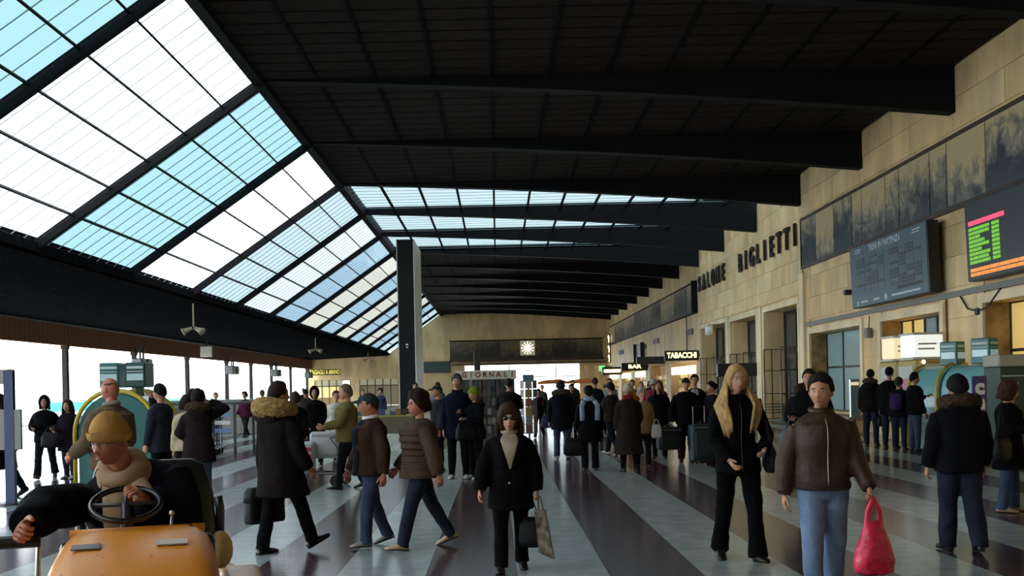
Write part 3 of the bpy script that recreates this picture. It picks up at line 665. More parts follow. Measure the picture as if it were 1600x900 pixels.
# photo and phone kiosks with light boxes
M_LB1 = mat('lightbox_warm', (.8, .7, .5), .4, emit=(1, .76, .42), es=.62); M_LB2 = mat('lightbox_cool', (.8, .8, .75), .4, emit=(.95, 1, .93), es=.72)
M_KY = mat('kiosk_yellow', (.42, .30, .05), .4); M_KW = mat('kiosk_white', (.55, .55, .5), .4)
for k, (y, x, lab, lb) in enumerate(((27.0, 10.65, 'yellow kiosk topped by a warm orange and white light box', M_LB1), (25.35, 10.5, 'yellow kiosk topped by a bright white light box', M_LB2))):
    t = thing('photo_kiosk', lab, 'kiosk', (x, y, 0))
    MB().rbox(-.38, .38, -.55, .55, 0, 2.05, .03, 1).build('body', M_KY, t); MB().box(-.4, -.38, -.42, .42, .8, 1.9).build('front_panel', M_KW, t)
    MB().box(-.41, -.4, -.25, .25, 1.2, 1.6).build('pink_poster', mat('poster_pink', (.6, .25, .3), .5), t); MB().box(-.395, -.38+.76, -.565, -.55, 1.1, 1.95).build('side_panel', M_KW, t)
    MB().box(-.3, .3, -.575, -.565, 1.15, 1.75).build('pink_poster', mat('poster_pink2', (.5, .28, .3), .5), t)
    MB().ball((-.2, -.6, 2.0), .05, 8, 6).build('spot_lamp', mat('spot', (1, .9, .7), .5, emit=(1, .85, .6), es=2), t)
    lbx = MB().rbox(-.36, .36, -.42, .42, 2.12, 2.68, .03, 1).build('light_box', lb, t)
    MB().box(-.38, .38, -.44, .44, 2.66, 2.72).box(-.38, .38, -.44, .44, 2.06, 2.12).build('box_rim', M_KW, lbx)
    MB().box(-.25, .15, -.428, -.42, 2.3, 2.34).box(-.25, .2, -.428, -.42, 2.42, 2.46).build('print_line', mat('print_grey', (.35, .35, .3), .5), lbx)
t = thing('info_totem', 'slim silver upright display stand with a lit top by the ticket hall window', 'stand', (9.15, 26.3, 0))
MB().tube([(0, 0, 0), (0, 0, .62)], .03, 8).tube([(0, 0, 0), (0, 0, .03)], .2, 14).build('pole', M_BMET, t); MB().rbox(-.13, .13, -.04, .04, .62, 1.62, .02, 1).build('panel', M_STEEL, t); MB().box(-.1, .1, -.05, -.03, 1.46, 1.54).build('lit_strip', M_LB1, t)
t = thing('low_bench', 'low brown stone bench under the blue green window', 'bench', (XR-.35, 33.5, 0)); MB().rbox(-.3, .3, -2.6, 2.6, .38, .5, .02, 1).build('bench_top', mat('bench_brown', (.30, .16, .09), .5), t)
for q in (-2.2, 0, 2.2): MB().box(-.22, .22, q-.15, q+.15, 0, .38).build('bench_leg', M_TRAV, t)
# purple banner stand and dark green machine at the right
M_PUR = mat('banner_purple', (.06, .035, .18), .5)
t = thing('banner_stand', 'purple banner stand with white letters ch at the right', 'sign', (8.55, 18.2, 0)); MB().rbox(-.13, .13, -.02, .02, .1, 1.62, .01, 1).build('banner', M_PUR, t); MB().box(-.16, .16, -.15, .15, 0, .1).build('foot', M_BMET, t)
for ch, z in (('c', 1.42), ('h', 1.15)): inst('letter', text_mesh(ch, .36, M_WHITE, .004, .02), t, (0, -.026, z), ROT_CAM)
t = thing('green_machine', 'dark green vending machine with a pale header at the right', 'machine', (9.35, 18.9, 0)); MB().rbox(-.24, .24, -.3, .3, 0, 1.78, .02, 1).build('body', mat('green_dark', (.01, .04, .03), .4), t)
MB().rbox(-.25, .25, -.31, .31, 1.78, 2.0, .02, 1).build('header', mat('header_grey', (.35, .35, .28), .5), t); MB().box(-.2, .2, -.31, -.30, 1.60, 1.62).box(-.15, .1, -.31, -.3, 1.45, 1.49).build('print_line', mat('sign_print', (.5, .62, .6), .5), t)
MB().box(-.16, .02, -.315, -.30, .95, 1.3).build('purple_label', M_PUR, t); inst('letter', text_mesh('h', .34, mat('letter_cream', (.7, .6, .4), .5), .004, .02), t, (-.07, -.32, 1.1), ROT_CAM)

# ------------------------------------------------------------------ newsstand and stalls
t = thing('newsstand', 'newsstand with white fascia reading GIORNALI and shelves of magazines', 'kiosk', (-.33, 28.6, 0))
MB().box(-.75, .8, .05, .8, 0, 2.0).build('body', mat('stand_grey', (.05, .05, .055), .6), t)
MB().rbox(-.8, .85, -.1, .85, 1.82, 2.08, .02, 1).build('fascia', mat('fascia_white', (.55, .53, .46), .5), t)
for i, ch in enumerate('GIORNALI'):
    c = [(120, 30, 30), (110, 100, 30), (120, 50, 20), (110, 30, 30), (100, 60, 30), (120, 30, 40), (90, 90, 60), (110, 40, 30)][i]
    inst('letter', text_mesh(ch, .2, mat('let_%d' % i, sg(*c), .5), .004, .006), t, (-.6+.19*i, -.11, 1.95), ROT_CAM)
for r in range(6):
    z = .3+.26*r; MB().box(-.74, .79, -.06, .06, z, z+.02).build('shelf', M_BMET, t)
    for q in range(12):
        c = random.choice([(72, 50, 50), (58, 64, 74), (96, 92, 82), (88, 70, 52), (50, 54, 54), (118, 114, 106), (70, 74, 62), (44, 42, 44)])
        MB().box(-.72+.124*q, -.72+.124*q+random.uniform(.09, .118), -.05-random.uniform(0, .02), -.035, z+.02, z+.02+random.uniform(.15, .23)).build('magazine', mat('mag_%d_%d_%d' % c, sg(*c), .4), t)
t = thing('newspaper_rack', 'tall wire rack of papers beside the newsstand', 'rack', (.82, 27.5, 0))
MB().tube([(0, 0, 0), (0, 0, 1.75)], .03, 8).tube([(0, 0, 0), (0, 0, .05)], .22, 14).build('pole', M_BMET, t)
for r in range(6):
    z = .35+.24*r; MB().torus((0, 0, z), .2, .008, 16, 4).build('ring', M_STEEL, t)
    for q in range(6):
        a = q*PI/3; c = random.choice([(120, 120, 115), (90, 100, 120), (130, 110, 60), (110, 70, 60)])
        o = MB().box(-.09, .09, -.21, -.195, 0, .22).build('paper', mat('mag_%d_%d_%d' % c, sg(*c), .5), t, loc=(0, 0, z), rot=(0, 0, a))
MB().box(-.15, .15, -.02, .02, 1.72, 1.92).build('header', mat('rack_teal', (.06, .14, .18), .5), t)
t = thing('counter_sign', 'thin dark post sign rising above the newsstand', 'sign', (-.62, 31.5, 0)); MB().tube([(0, 0, 0), (0, 0, 2.2)], .03, 8).build('post', M_BMET, t); MB().rbox(-.1, .1, -.03, .03, 2.05, 2.75, .01, 1).build('panel', M_BLACK, t)
t = thing('book_stall', 'trestle stall piled with coloured books left of the pylon', 'stall', (-3.6, 30.5, 0))
MB().rbox(-1.1, 1.1, -.5, .5, .78, .84, .01, 1).build('table_top', mat('stall_yellow', (.35, .28, .05), .6), t); MB().box(-1.1, 1.1, -.51, -.48, .3, .8).build('skirt', mat('stall_skirt', (.12, .1, .06), .8), t)
for x in (-1, 1):
    for y in (-.4, .4): MB().box(x-.04, x+.04, y-.04, y+.04, 0, .78).build('leg', M_BMET, t)
bi = 0
cn = {(120, 40, 60): 'crimson', (50, 60, 110): 'blue', (140, 140, 130): 'pale grey', (40, 80, 80): 'teal', (130, 90, 40): 'tan', (20, 20, 20): 'black'}
for k in range(12):
    x = -4.55+.16*k+random.uniform(-.02, .02); c = list(cn)[k % 6]; hh = random.uniform(.06, .22)
    b = MB().rbox(-.07, .07, -.1, .1, 0, hh, .006, 1).build('book', mat('mag_%d_%d_%d' % c, sg(*c), .5), None, loc=(x, 30.2, .84))
    tag(b, '%s thick book on the stall, %s from its left end' % (cn[c], ['first', 'second', 'third', 'fourth', 'fifth', 'sixth', 'seventh', 'eighth', 'ninth', 'tenth', 'eleventh', 'twelfth'][k]), 'book', 'books on the stall')
for k, (x, y, nm) in enumerate(((3.2, 60, 'left'), (4.9, 60, 'right'))):
    t = thing('market_stall', 'orange canopied stall in the far crowd, %s of two' % nm, 'stall', (x, y, 0))
    MB().prism([(-.85, 1.72), (.85, 1.72), (.85, 1.85), (.4, 2.0), (-.5, 1.95), (-.85, 1.85)], 'y', -.8, .8).build('canopy', mat('canopy_orange', (.55, .16, .02), .7), t)
    for px in (-.8, .8):
        for py in (-.75, .75): MB().tube([(px, py, 0), (px, py, 1.75)], .025, 6).build('post', M_BMET, t)
    MB().rbox(-.8, .8, -.7, .7, .7, .8, .02, 1).build('counter', mat('counter_wood', (.16, .08, .035), .5), t)
# grey counter and parked luggage trolleys on the left
t = thing('grey_counter', 'long low grey counter in front of the left columns', 'counter', (-11.3, 40, 0)); MB().rbox(-2.1, 2.1, -.35, .35, 0, 1.28, .03, 1).build('counter_body', mat('counter_grey', (.16, .16, .14), .6), t); MB().rbox(-2.15, 2.15, -.4, .4, 1.28, 1.34, .02, 1).build('counter_top', mat('counter_top', (.25, .25, .23), .5), t)
M_TF = mat('trolley_frame', (.03, .045, .05), .5, .3)
def trolley(label, loc, rz, group=None, mt=None):
    mt = mt or M_TF
    t = thing('luggage_trolley', label, 'trolley', loc, rz, group)
    MB().tube([(-.25, -.35, .22), (-.25, .4, .22), (.25, .4, .22), (.25, -.35, .22)], .018, 6).tube([(-.25, 0, .22), (.25, 0, .22)], .014, 6).build('deck', mt, t)
    MB().tube([(-.25, .4, .22), (-.26, .48, .7), (-.27, .52, 1.02), (.27, .52, 1.02), (.26, .48, .7), (.25, .4, .22)], .018, 6).tube([(-.26, .46, .6), (.26, .46, .6)], .012, 6).tube([(-.13, .4, .22), (-.13, .49, .75)], .01, 6).tube([(.13, .4, .22), (.13, .49, .75)], .01, 6).build('back_frame', mt, t)
    MB().tube([(-.28, .53, 1.03), (.28, .53, 1.03)], .026, 8).build('handle', M_BLACK, t)
    MB().tube([(-.26, .47, .82), (-.22, .28, .82), (.22, .28, .82), (.26, .47, .82)], .01, 6).tube([(-.22, .28, .82), (-.22, .44, .6)], .01, 6).tube([(.22, .28, .82), (.22, .44, .6)], .01, 6).build('basket', mt, t)
    for (x, y) in ((-.24, .38), (.24, .38), (0, -.32)):
        w_ = MB().tube([(x-.025, y, .1), (x+.025, y, .1)], .1, 14).build('wheel', M_RUB, t); MB().tube([(x, y, .1), (x, y, .22)], .015, 6).build('fork', mt, w_)
    return t
for k, nm in enumerate(('nearest the viewer', 'second in the row', 'third in the row', 'rearmost in the row')):
    trolley('parked dark luggage trolley in the nested row on the left, '+nm, (-7.3-.05*k, 25.5+.45*k, 0), R(25))
t = thing('trolley_shelter', 'dark frame shelter over the parked trolleys on the left', 'shelter', (-7.6, 27.2, 0))
for x in (-.85, .85):
    for y in (-1, 1): MB().box(x-.03, x+.03, y-.03, y+.03, 0, 1.32).build('post', M_TF, t)
MB().box(-.9, .9, -1.05, 1.05, 1.3, 1.36).build('top_rail', M_TF, t); MB().box(-.85, -.3, -1.04, -1.01, .3, 1.25).build('advert_panel', mat('panel_dim', (.05, .06, .06), .5), t)
for k, (z, c) in enumerate(((1.05, (.12, .2, .4)), (.85, (.5, .5, .5)), (.65, (.1, .18, .4)))): MB().box(.35, .75, -1.06, -1.02, z-.06, z+.04).build('sticker', mat('sticker_%d' % k, c, .5), t)
# framed map board at the far left edge
t = thing('map_board', 'grey framed map board on a blue post at the left edge', 'sign', (-7.35, 15.3, 0))
MB().box(-.02, .12, -.04, .04, 0, 2.0).build('post', mat('post_blue', (.02, .05, .14), .4), t); MB().box(-.7, .22, -.03, .03, .82, 1.42).build('lower_panel', mat('panel_silver', (.24, .24, .24), .4), t)
MB().box(-.7, .1, -.03, .03, 1.8, 2.02).box(.03, .12, -.03, .03, 1.42, 2.02).build('upper_frame', mat('panel_grey2', (.28, .28, .27), .4), t)
MB().tube([(.05, 0, 0), (.05, 0, .03)], .22, 14).build('base_plate', M_BMET, t)

# ------------------------------------------------------------------ people
def nrm(v): v = np.array(v, float); return v/(np.linalg.norm(v)+1e-9)
def rotx(a): c, s = math.cos(a), math.sin(a); return np.array(((1, 0, 0), (0, c, -s), (0, s, c)))
def roty(a): c, s = math.cos(a), math.sin(a); return np.array(((c, 0, s), (0, 1, 0), (-s, 0, c)))
def rotz(a): c, s = math.cos(a), math.sin(a); return np.array(((c, -s, 0), (s, c, 0), (0, 0, 1)))
def skinmat(rgb): return mat('skin_%d_%d_%d' % rgb, sg(*rgb), .5, .4, noise=(14, .1))
SK = (176, 128, 100)
def sstep(a, b, x): t = np.clip((x-a)/(b-a+1e-9), 0, 1); return t*t*(3-2*t)

def head_grid(nu=36, nv=28):
    th = np.linspace(0, PI, nv+1)[:, None]; ph = np.linspace(0, 2*PI, nu, endpoint=False)[None, :]
    d = np.stack([np.sin(th)*np.sin(ph)+0*th, np.sin(th)*np.cos(ph)+0*th, np.cos(th)+0*ph], -1).reshape(-1, 3)   # ph=0 front (+y)
    f = [(i*nu+j, i*nu+(j+1) % nu, (i+1)*nu+(j+1) % nu, (i+1)*nu+j) for i in range(nv) for j in range(nu)]
    return d, f
def skull(d, fem=0):
    P = d*np.array((.076, .098, .118)); x, y, z = P.T
    fr = sstep(-.02, .05, y)
    low = np.clip(-z/.118, 0, 1)
    x = x*(1-(.36+.05*fem)*low**1.6); y = y*(1-.12*low**2*(y < 0))*(1-.06*(y > 0)); y = y+.012*low*fr
    g = lambda u, v, su, sv: np.exp(-((x-u)/su)**2-((z-v)/sv)**2)*fr
    y = y-.011*(g(.031, .008, .017, .012)+g(-.031, .008, .017, .012))
    y = y+.006*(g(.03, .03, .03, .008)+g(-.03, .03, .03, .008))*(1-.5*fem)
    y = y+.012*np.exp(-(x/.009)**2)*sstep(.03, -.02, z)*sstep(-.047, -.032, z)*fr+.013*np.exp(-(x/.013)**2-((z+.028)/.011)**2)*fr
    y = y+.005*(g(.045, -.022, .02, .02)+g(-.045, -.022, .02, .02))
    y = y+.007*np.exp(-(x/.024)**2-((z+.063)/.012)**2)*fr-.003*np.exp(-(x/.03)**2-((z+.063)/.003)**2)*fr
    y = y+.010*np.exp(-(x/.022)**2-((z+.098)/.015)**2)*fr
    return np.stack([x, y, z], 1)
HD, HF = head_grid(); HD2, HF2 = head_grid(24, 18)

def hair_shell(kind, d, vol=1.0, fem=0, seed=0):
    P = skull(d, fem); x, y, z = P.T; ph = np.arctan2(np.abs(d[:, 0]), d[:, 1])    # 0 front .. pi back
    if kind == 'beanie': line = np.interp(ph, [0, .9, 1.6, PI], [.040, .030, .006, -.025]); th = .013
    elif kind == 'cap': line = np.interp(ph, [0, .9, 1.6, PI], [.052, .045, .030, .015]); th = .012
    elif kind == 'hood': line = np.interp(ph, [0, .6, 1.0, 1.5, PI], [.085, .06, -.08, -.13, -.13]); th = .03
    elif kind == 'curly': line = np.interp(ph, [0, .6, 1.2, 1.7, PI], [.062, .05, -.01, -.055, -.085]); th = .034*vol
    elif kind == 'long': line = np.interp(ph, [0, .45, .8, 1.25, PI], [.070, .060, .02, -.10, -.13]); th = .022*vol
    elif kind == 'fringe': line = np.interp(ph, [0, .5, .8, 1.25, PI], [.036, .034, -.03, -.13, -.13]); th = .024*vol
    elif kind == 'bun': line = np.interp(ph, [0, .7, 1.2, 1.7, PI], [.066, .052, .01, -.03, -.075]); th = .012
    elif kind == 'balding': line = np.interp(ph, [0, 1.0, 1.4, 1.9, PI], [.2, .2, .04, .03, .05]); th = .006
    else: line = np.interp(ph, [0, .6, 1.05, 1.25, 1.5, 1.75, PI], [.074, .062, .050, -.005, -.01, -.02, -.075]); th = .017*vol
    soft = kind not in ('beanie', 'cap', 'hood')
    m = sstep(-.008, .008, z-line)
    grow = sstep(-.004, .045, z-line) if soft else 1.0
    if kind == 'balding': m = m*sstep(.075, .055, z)*sstep(.9, 1.3, ph)+0
    n = d/np.linalg.norm(d, axis=1)[:, None]
    thick = th*(1+.25*(z > .06)*(kind in ('short', 'curly', 'beanie')))
    if kind == 'curly': thick = thick*(1+.35*wob(P, 70, seed))
    elif kind not in ('beanie', 'cap', 'hood'): thick = thick*(1+.16*wob(P*np.array((1, 1, .4)), 90, seed))
    return P+n*((thick*grow+(.0025 if soft else 0))*m-.014*(1-m))[:, None]

def person(label, x, y, face, H=1.72, fem=0, group=None, pose=None, top=None, leg=None, shoe=(25, 22, 20), hair=('short', (25, 18, 14)), hat=None, skin=SK, vox=.022, detail=1, lean=0, side=0, head=(0, 0, 0), bulk=1.0, pz=None, hscale=1.0, extra=()):
    """face: heading in degrees (0 away from the viewer, 180 towards). All measures in metres in the figure's own frame, +y forward."""
    pose = pose or {}; top = top or {}; leg = leg or {}
    t = thing('person', label, 'person', (x, y, 0), R(face), group)
    s = H/1.75; hipx = .088*s*(1.06 if fem else 1); shx = (.165 if fem else .185)*s*(.5+.5*bulk)
    L1, L2, AH = .425*s, .405*s, .075*s
    legs = {}
    for sd_, nm in ((1, 'R'), (-1, 'L')):
        sw, kn, ft = (tuple(pose.get('leg'+nm, (0, 2)))+(0,))[:3]
        sp = R(pose.get('splay', 2))
        a = R(sw); b = R(sw-kn)
        d1 = np.array((sd_*math.sin(sp), math.sin(a), -math.cos(a))); d2 = np.array((sd_*math.sin(sp)*.4, math.sin(b), -math.cos(b)))
        h0 = np.array((sd_*hipx, 0, 0)); k_ = h0+nrm(d1)*L1; an = k_+nrm(d2)*L2
        legs[nm] = [h0, k_, an, R(ft)]
    low = min(min(v[2][2]-AH*math.cos(v[3])-(.17*s*math.sin(-v[3]) if v[3] < 0 else .06*s*math.sin(v[3])) for v in legs.values()), 0)
    hz = -low if pz is None else pz
    for v in legs.values():
        for q in range(3): v[q] = v[q]+np.array((0, 0, hz))
    RT = roty(R(side))@rotx(-R(lean))
    HZ0 = .905*s
    def T(p): return RT@(np.array(p, float)-np.array((0, 0, HZ0)))+np.array((0, 0, hz))
    ux, uy = RT@np.array((1., 0, 0)), RT@np.array((0, 1., 0))
    if fem: tor = [(.80, .11, .09, 0), (.86, .165, .115, -.005), (.95, .172, .118, -.008), (1.03, .14, .102, 0), (1.10, .125, .095, 0), (1.2, .14, .105, .005), (1.29, .155, .122, .012), (1.38, .15, .10, 0), (1.435, .11, .078, -.01), (1.47, .06, .06, -.01), (1.52, .05, .055, .0)]
    else: tor = [(.80, .11, .09, 0), (.86, .16, .112, 0), (.95, .165, .115, 0), (1.05, .152, .108, 0), (1.15, .155, .11, .0), (1.27, .175, .122, .008), (1.36, .178, .115, 0), (1.42, .15, .09, -.01), (1.455, .085, .07, -.01), (1.49, .06, .062, -.008), (1.54, .056, .06, .002)]
    # ---- arms
    arms = {}
    for sd_, nm in ((1, 'R'), (-1, 'L')):
        sh = T((sd_*shx, -.005*s, 1.375*s)); ul, fl_ = .295*s, .255*s
        sp = pose.get('arm'+nm, (0, 8, 12))
        if sp[0] in ('ik', 'ikw'):
            tgt = np.array(sp[1], float)
            if sp[0] == 'ikw': tgt = rotz(-R(face))@(tgt-np.array((x, y, 0)))
            dv = tgt-sh; D = np.linalg.norm(dv); D = min(D, (ul+fl_)*.985); dv = nrm(dv)
            a = (ul*ul-fl_*fl_+D*D)/(2*D); hgt = math.sqrt(max(1e-6, ul*ul-a*a))
            hint = np.array(sp[2] if len(sp) > 2 else (sd_*.5, -.6, -1.), float); hint = nrm(hint-dv*(hint@dv))
            el = sh+dv*a+hint*hgt; wr_ = sh+dv*D
        else:
            sw, ou, eb = R(sp[0]), R(sp[1]), R(sp[2]); inn = R(sp[3] if len(sp) > 3 else 0)
            d1 = RT@np.array((sd_*math.sin(ou), math.sin(sw)*math.cos(ou), -math.cos(sw)*math.cos(ou)))
            d2 = RT@np.array((sd_*math.sin(ou*.4-inn), math.sin(sw+eb)*math.cos(inn), -math.cos(sw+eb)*math.cos(inn)))
            el = sh+nrm(d1)*ul; wr_ = el+nrm(d2)*fl_
        arms[nm] = (sh, el, wr_)
    # ---- body: torso, limbs, neck, remeshed to one skin; head and hands grown onto it
    b = MB(); sm = skinmat(skin)
    b.rings([(T((0, o*s, z*s)), ux*rx*s*.86, uy*ry*s*.86) for z, rx, ry, o in tor], 16)
    for nm, v in legs.items():
        b.tube([v[0]+np.array((0, 0, .05*s)), v[0]*.6+v[1]*.4, v[1], v[1]*.7+v[2]*.3, v[2], v[2]+np.array((0, 0, -.02*s))], [.075*s, .068*s, .048*s, .05*s, .034*s, .03*s], 10)
    for nm, (sh, el, wr_) in arms.items():
        b.tube([sh, sh*.5+el*.5, el, el*.6+wr_*.4, wr_+nrm(wr_-el)*.01], [.045*s, .042*s, .036*s, .036*s, .026*s], 10)
    hs = (.3*s+.7)*1.05*(1.0 if not fem else .98)*hscale
    HC0 = np.array((0, .012*s, 1.75*s-.113*hs)); hc = T(HC0)
    hy, hp, hr = R(head[0]), R(head[1]), R(head[2])
    RH = RT@rotz(hy)@rotx(-hp)@roty(hr)
    nb = T((0, -.012*s, 1.48*s))
    b.tube([T((0, -.012*s, 1.42*s)), nb, hc+RH@np.array((0, -.018, -.05))*hs], [.062*s, .054*s*(.9 if fem else 1), .05*s*(.9 if fem else 1)], 12)
    me = remesh(b, 'body', sm, max(vox, .016), 3)
    # merge head and hands into the same mesh
    bm2 = MB(); n0 = len(me.vertices); co = np.empty(n0*3, np.float32); me.vertices.foreach_get('co', co); co = co.reshape(-1, 3)
    bm2.v = [tuple(p) for p in co]; bm2.f = [tuple(p.vertices) for p in me.polygons]; bm2.m = [0]*len(bm2.f); bpy.data.meshes.remove(me)
    d_, f_ = (HD, HF) if detail else (HD2, HF2)
    P = skull(d_, fem)*hs; bm2.add((RH@P.T).T+hc, f_)
    def hp_(px, py, pz_): return hc+RH@(np.array((px, py, pz_))*hs)
    for q in (-1, 1): bm2.ball(hp_(q*.076, -.008, -.005), (.009*hs, .018*hs, .03*hs), 8, 6, rot=RH@rotz(q*-.25))
    for nm, (sh, el, wr_) in arms.items():
        sd_ = 1 if nm == 'R' else -1
        d = nrm(wr_-el); fw = np.array(pose.get('thumb'+nm, (0, 1, 0.15)), float); th_ = nrm(fw-d*(fw@d)); n_ = nrm(np.cross(d, th_))*sd_   # palm side
        if n_@np.array((-sd_, 0, 0)) < -.3 and 'thumb'+nm not in pose: n_ = -n_
        curl = R(pose.get('curl'+nm, 28)); q = s*(.92 if fem else 1.0)
        bm2.rings([(wr_-d*.01*q, th_*.024*q, n_*.018*q), (wr_+d*.03*q, th_*.036*q, n_*.017*q), (wr_+d*.075*q, th_*.042*q, n_*.015*q), (wr_+d*.095*q, th_*.038*q, n_*.012*q)], 10)
        for i, (off, ln) in enumerate(((.03, .07), (.0105, .08), (-.0095, .075), (-.028, .058))):
            p0 = wr_+d*.088*q+th_*off*q; a = curl; pts = [p0]; dd = d
            for k_, fr_ in enumerate((.45, .32, .25)):
                dd = nrm(d*math.cos(a)+n_*math.sin(a)); pts.append(pts[-1]+dd*ln*fr_*q); a += curl*1.1
            bm2.tube(pts, [.0095*q, .009*q, .008*q, .006*q], 6 if not detail else 8)
        p0 = wr_+d*.025*q+th_*.028*q; t1 = nrm(d*.75+th_*.7+n_*.25); t2 = nrm(d*.95+th_*.25+n_*(.2+.4*math.sin(curl)))
        bm2.tube([p0, p0+t1*.04*q, p0+t1*.04*q+t2*.03*q, p0+t1*.04*q+t2*.05*q], [.013*q, .011*q, .0095*q, .007*q], 8)
    bo = inst('body', bm2.mesh('body', sm, True), t)
    # ---- face details
    if detail:
        for q in (-1, 1):
            e = MB().ball(hp_(q*.031, .0765, .008), (.0135*hs, .008*hs, .0065*hs), 10, 8, rot=RH).ball(hp_(q*.031, .0805, .008), (.0055*hs, .005*hs, .0058*hs), 8, 6, 1, rot=RH)
            e.build('eye', [mat('eye_white', (.5, .47, .44), .3), mat('iris', (.02, .014, .01), .2)], bo, True)
            hcx = hair[1] if hair and hair[0] != 'balding' else (70, 60, 50)
            MB().tube([hp_(q*.015, .0885, .026), hp_(q*.032, .0875, .031), hp_(q*.050, .077, .026)], [.003*hs, .004*hs, .002*hs], 6).build('eyebrow', mat('brow_%d_%d_%d' % hcx, sg(*[c*.8 for c in hcx]), .9), bo, True)
        MB().tube([hp_(-.023, .082, -.063), hp_(-.01, .0975, -.061), hp_(0, .0985, -.063), hp_(.01, .0975, -.061), hp_(.023, .082, -.063)], [.002*hs, .0055*hs, .0055*hs, .0055*hs, .002*hs], 6).build('lips', mat('lips', sg(150, 85, 75), .5), bo, True)
    # ---- hair
    if hair and hair[0] != 'bald':
        kind, hcol = hair[0], hair[1]; vol = (hair[2] if len(hair) > 2 else 1)*(.3 if hat else 1)
        hm = mat('hair_%d_%d_%d' % hcol, tuple(c*.8 for c in sg(*hcol)), .75, .15, noise=(60, .4, (1, 1, .15)))
        mb = MB(); P = hair_shell(kind, d_, vol, fem, int(abs(x*100)))*hs; mb.add((RH@P.T).T+hc, f_)
        if kind in ('long', 'fringe'):
            lng = hair[3] if len(hair) > 3 else .3
            g = np.random.default_rng(int(abs(x*37+y*11)*10))
            for q in np.linspace(-1, 1, 17):
                a = PI+q*(1.72 if kind == 'fringe' else 1.8); r0 = .078; px, py = math.sin(a)*(r0+.012*vol), math.cos(a)*.092-.004
                frn = abs(q) > .75; L = lng*(1-.12*g.uniform())*(.93 if frn else 1)
                pts = [hp_(px*.95, py*.95, .03), hp_(px*1.12, py*1.08, -.05), hp_(px*1.18, py*1.12-.01, -.05-L*.45), hp_(px*(1.05+.2*g.uniform()), py*1.05-.005+(.03 if frn else -.02), -.05-L)]
                mb.tube(pts, [.016*vol*hs, .021*vol*hs, .02*vol*hs, .006*hs], 6)
        if kind == 'bun': mb.ball(hp_(0, -.105, .03), (.042*hs, .04*hs, .042*hs), 12, 8, rot=RH)
        mb.build('hair', hm, bo if False else t, True)
    # ---- hats
    if hat:
        kind, hcol = hat[0], hat[1]; hm = cloth(hcol, 'hat_%d_%d_%d' % hcol)
        mb = MB(); P = hair_shell('beanie' if kind == 'beanie' else ('hood' if kind == 'hood' else 'cap'), HD, 1, fem)*hs*1.03
        if kind == 'beanie': P[:, 2] += .006*sstep(.06, .12, P[:, 2])
        if kind == 'cap': P[:, 2] = np.where(P[:, 2] > .05*hs, .05*hs+(P[:, 2]-.05*hs)*.74, P[:, 2])
        mb.add((RH@P.T).T+hc, HF); ho = mb.build('hat', hm, t, True)
        if kind == 'beanie':
            ring = [hp_(math.sin(a)*.089, math.cos(a)*.106+.001, np.interp(abs((a+PI) % (2*PI)-PI), [0, .9, 1.6, PI], [.050, .040, .016, -.012])) for a in np.linspace(0, 2*PI, 29)]
            MB().tube(ring, [(.022*hs, .005*hs)]*29, 8, ref=RH@np.array((0, 0, 1)), cap=False).build('hat_brim', hm, ho, True)
        elif kind == 'cap':
            v = []; 
            for j, rr in enumerate((.085, .12, .158)):
                for a in np.linspace(-.85, .85, 11): v.append(hp_(math.sin(a)*rr*.92*(1 if j == 0 else .85), .02+math.cos(a)*rr, .056-.010*j-(.012*abs(a)*j*.6)))
            v2 = [p-RH@np.array((0, 0, .006)) for p in v]
            f = [(j*11+i, j*11+i+1, (j+1)*11+i+1, (j+1)*11+i) for j in range(2) for i in range(10)]
            MB().add(v, f).add(v2, [q[::-1] for q in f]).build('visor', hm, ho, True)
    # ---- trousers
    lm = leg.get('mat') or cloth(leg.get('col', (30, 30, 34))); g1 = leg.get('ease', .016); fl = leg.get('flare', .058)
    mb = MB(); mb.rings([(T((0, 0, z*s)) if z > .93 else np.array((0, 0, hz+(z-.905)*s)), ux*(rx+g1*.7)*s, uy*(ry+g1*.7)*s) for z, rx, ry, o in tor if z < 1.1], 18)
    for nm, v in legs.items():
        an = v[2]+nrm(v[2]-v[1])*.035*s
        mb.tube([v[0]+np.array((0, 0, .06*s)), v[0]*.65+v[1]*.35, v[1], v[1]*.5+v[2]*.5, v[2], an], [(.094+g1)*s, (.084+g1)*s, (.062+g1)*s, (.054+g1+.3*(fl-.058))*s, fl*s, (fl+.006)*s], 14)
    inst('trousers', remesh(mb, 'trousers', lm, vox, 2, .007*s, 22, int(abs(x*50))), t)
    # ---- shoes
    sc = mat('shoe_%d_%d_%d' % shoe, sg(*shoe), .4); so = mat('shoe_sole', (.02, .02, .02), .7)
    for nm, v in legs.items():
        sd_ = 1 if nm == 'R' else -1; RF = rotz(-sd_*R(7))@rotx(v[3]); an = v[2]
        def F(px, py, pz_): return an+RF@(np.array((px, py, pz_))*s)
        hgt = -.075
        rr = [(-.075, .022, -.062, .012), (-.07, .034, -.04, .034), (-.02, .038, -.028, .046), (.05, .041, -.038, .036), (.11, .046, -.05, .024), (.165, .042, -.056, .018), (.2, .022, -.06, .012)]
        m_ = MB().rings([(F(0, py, (pz_+hgt)/2-.002 if False else hgt+rz_+.004), RF@np.array((rx*s, 0, 0)), RF@np.array((0, 0, rz_*s))) for py, rx, pz_, rz_ in rr], 12)
        m_.tube([F(0, -.02, -.05), F(0, -.018, .03)], [.04*s, .036*s], 10)
        m_.rings([(F(0, py, hgt+.004), RF@np.array((rx*1.05*s, 0, 0)), RF@np.array((0, 0, .006*s))) for py, rx, _, _2 in rr], 10, 1)
        m_.build('shoe', [sc, so], t, True)
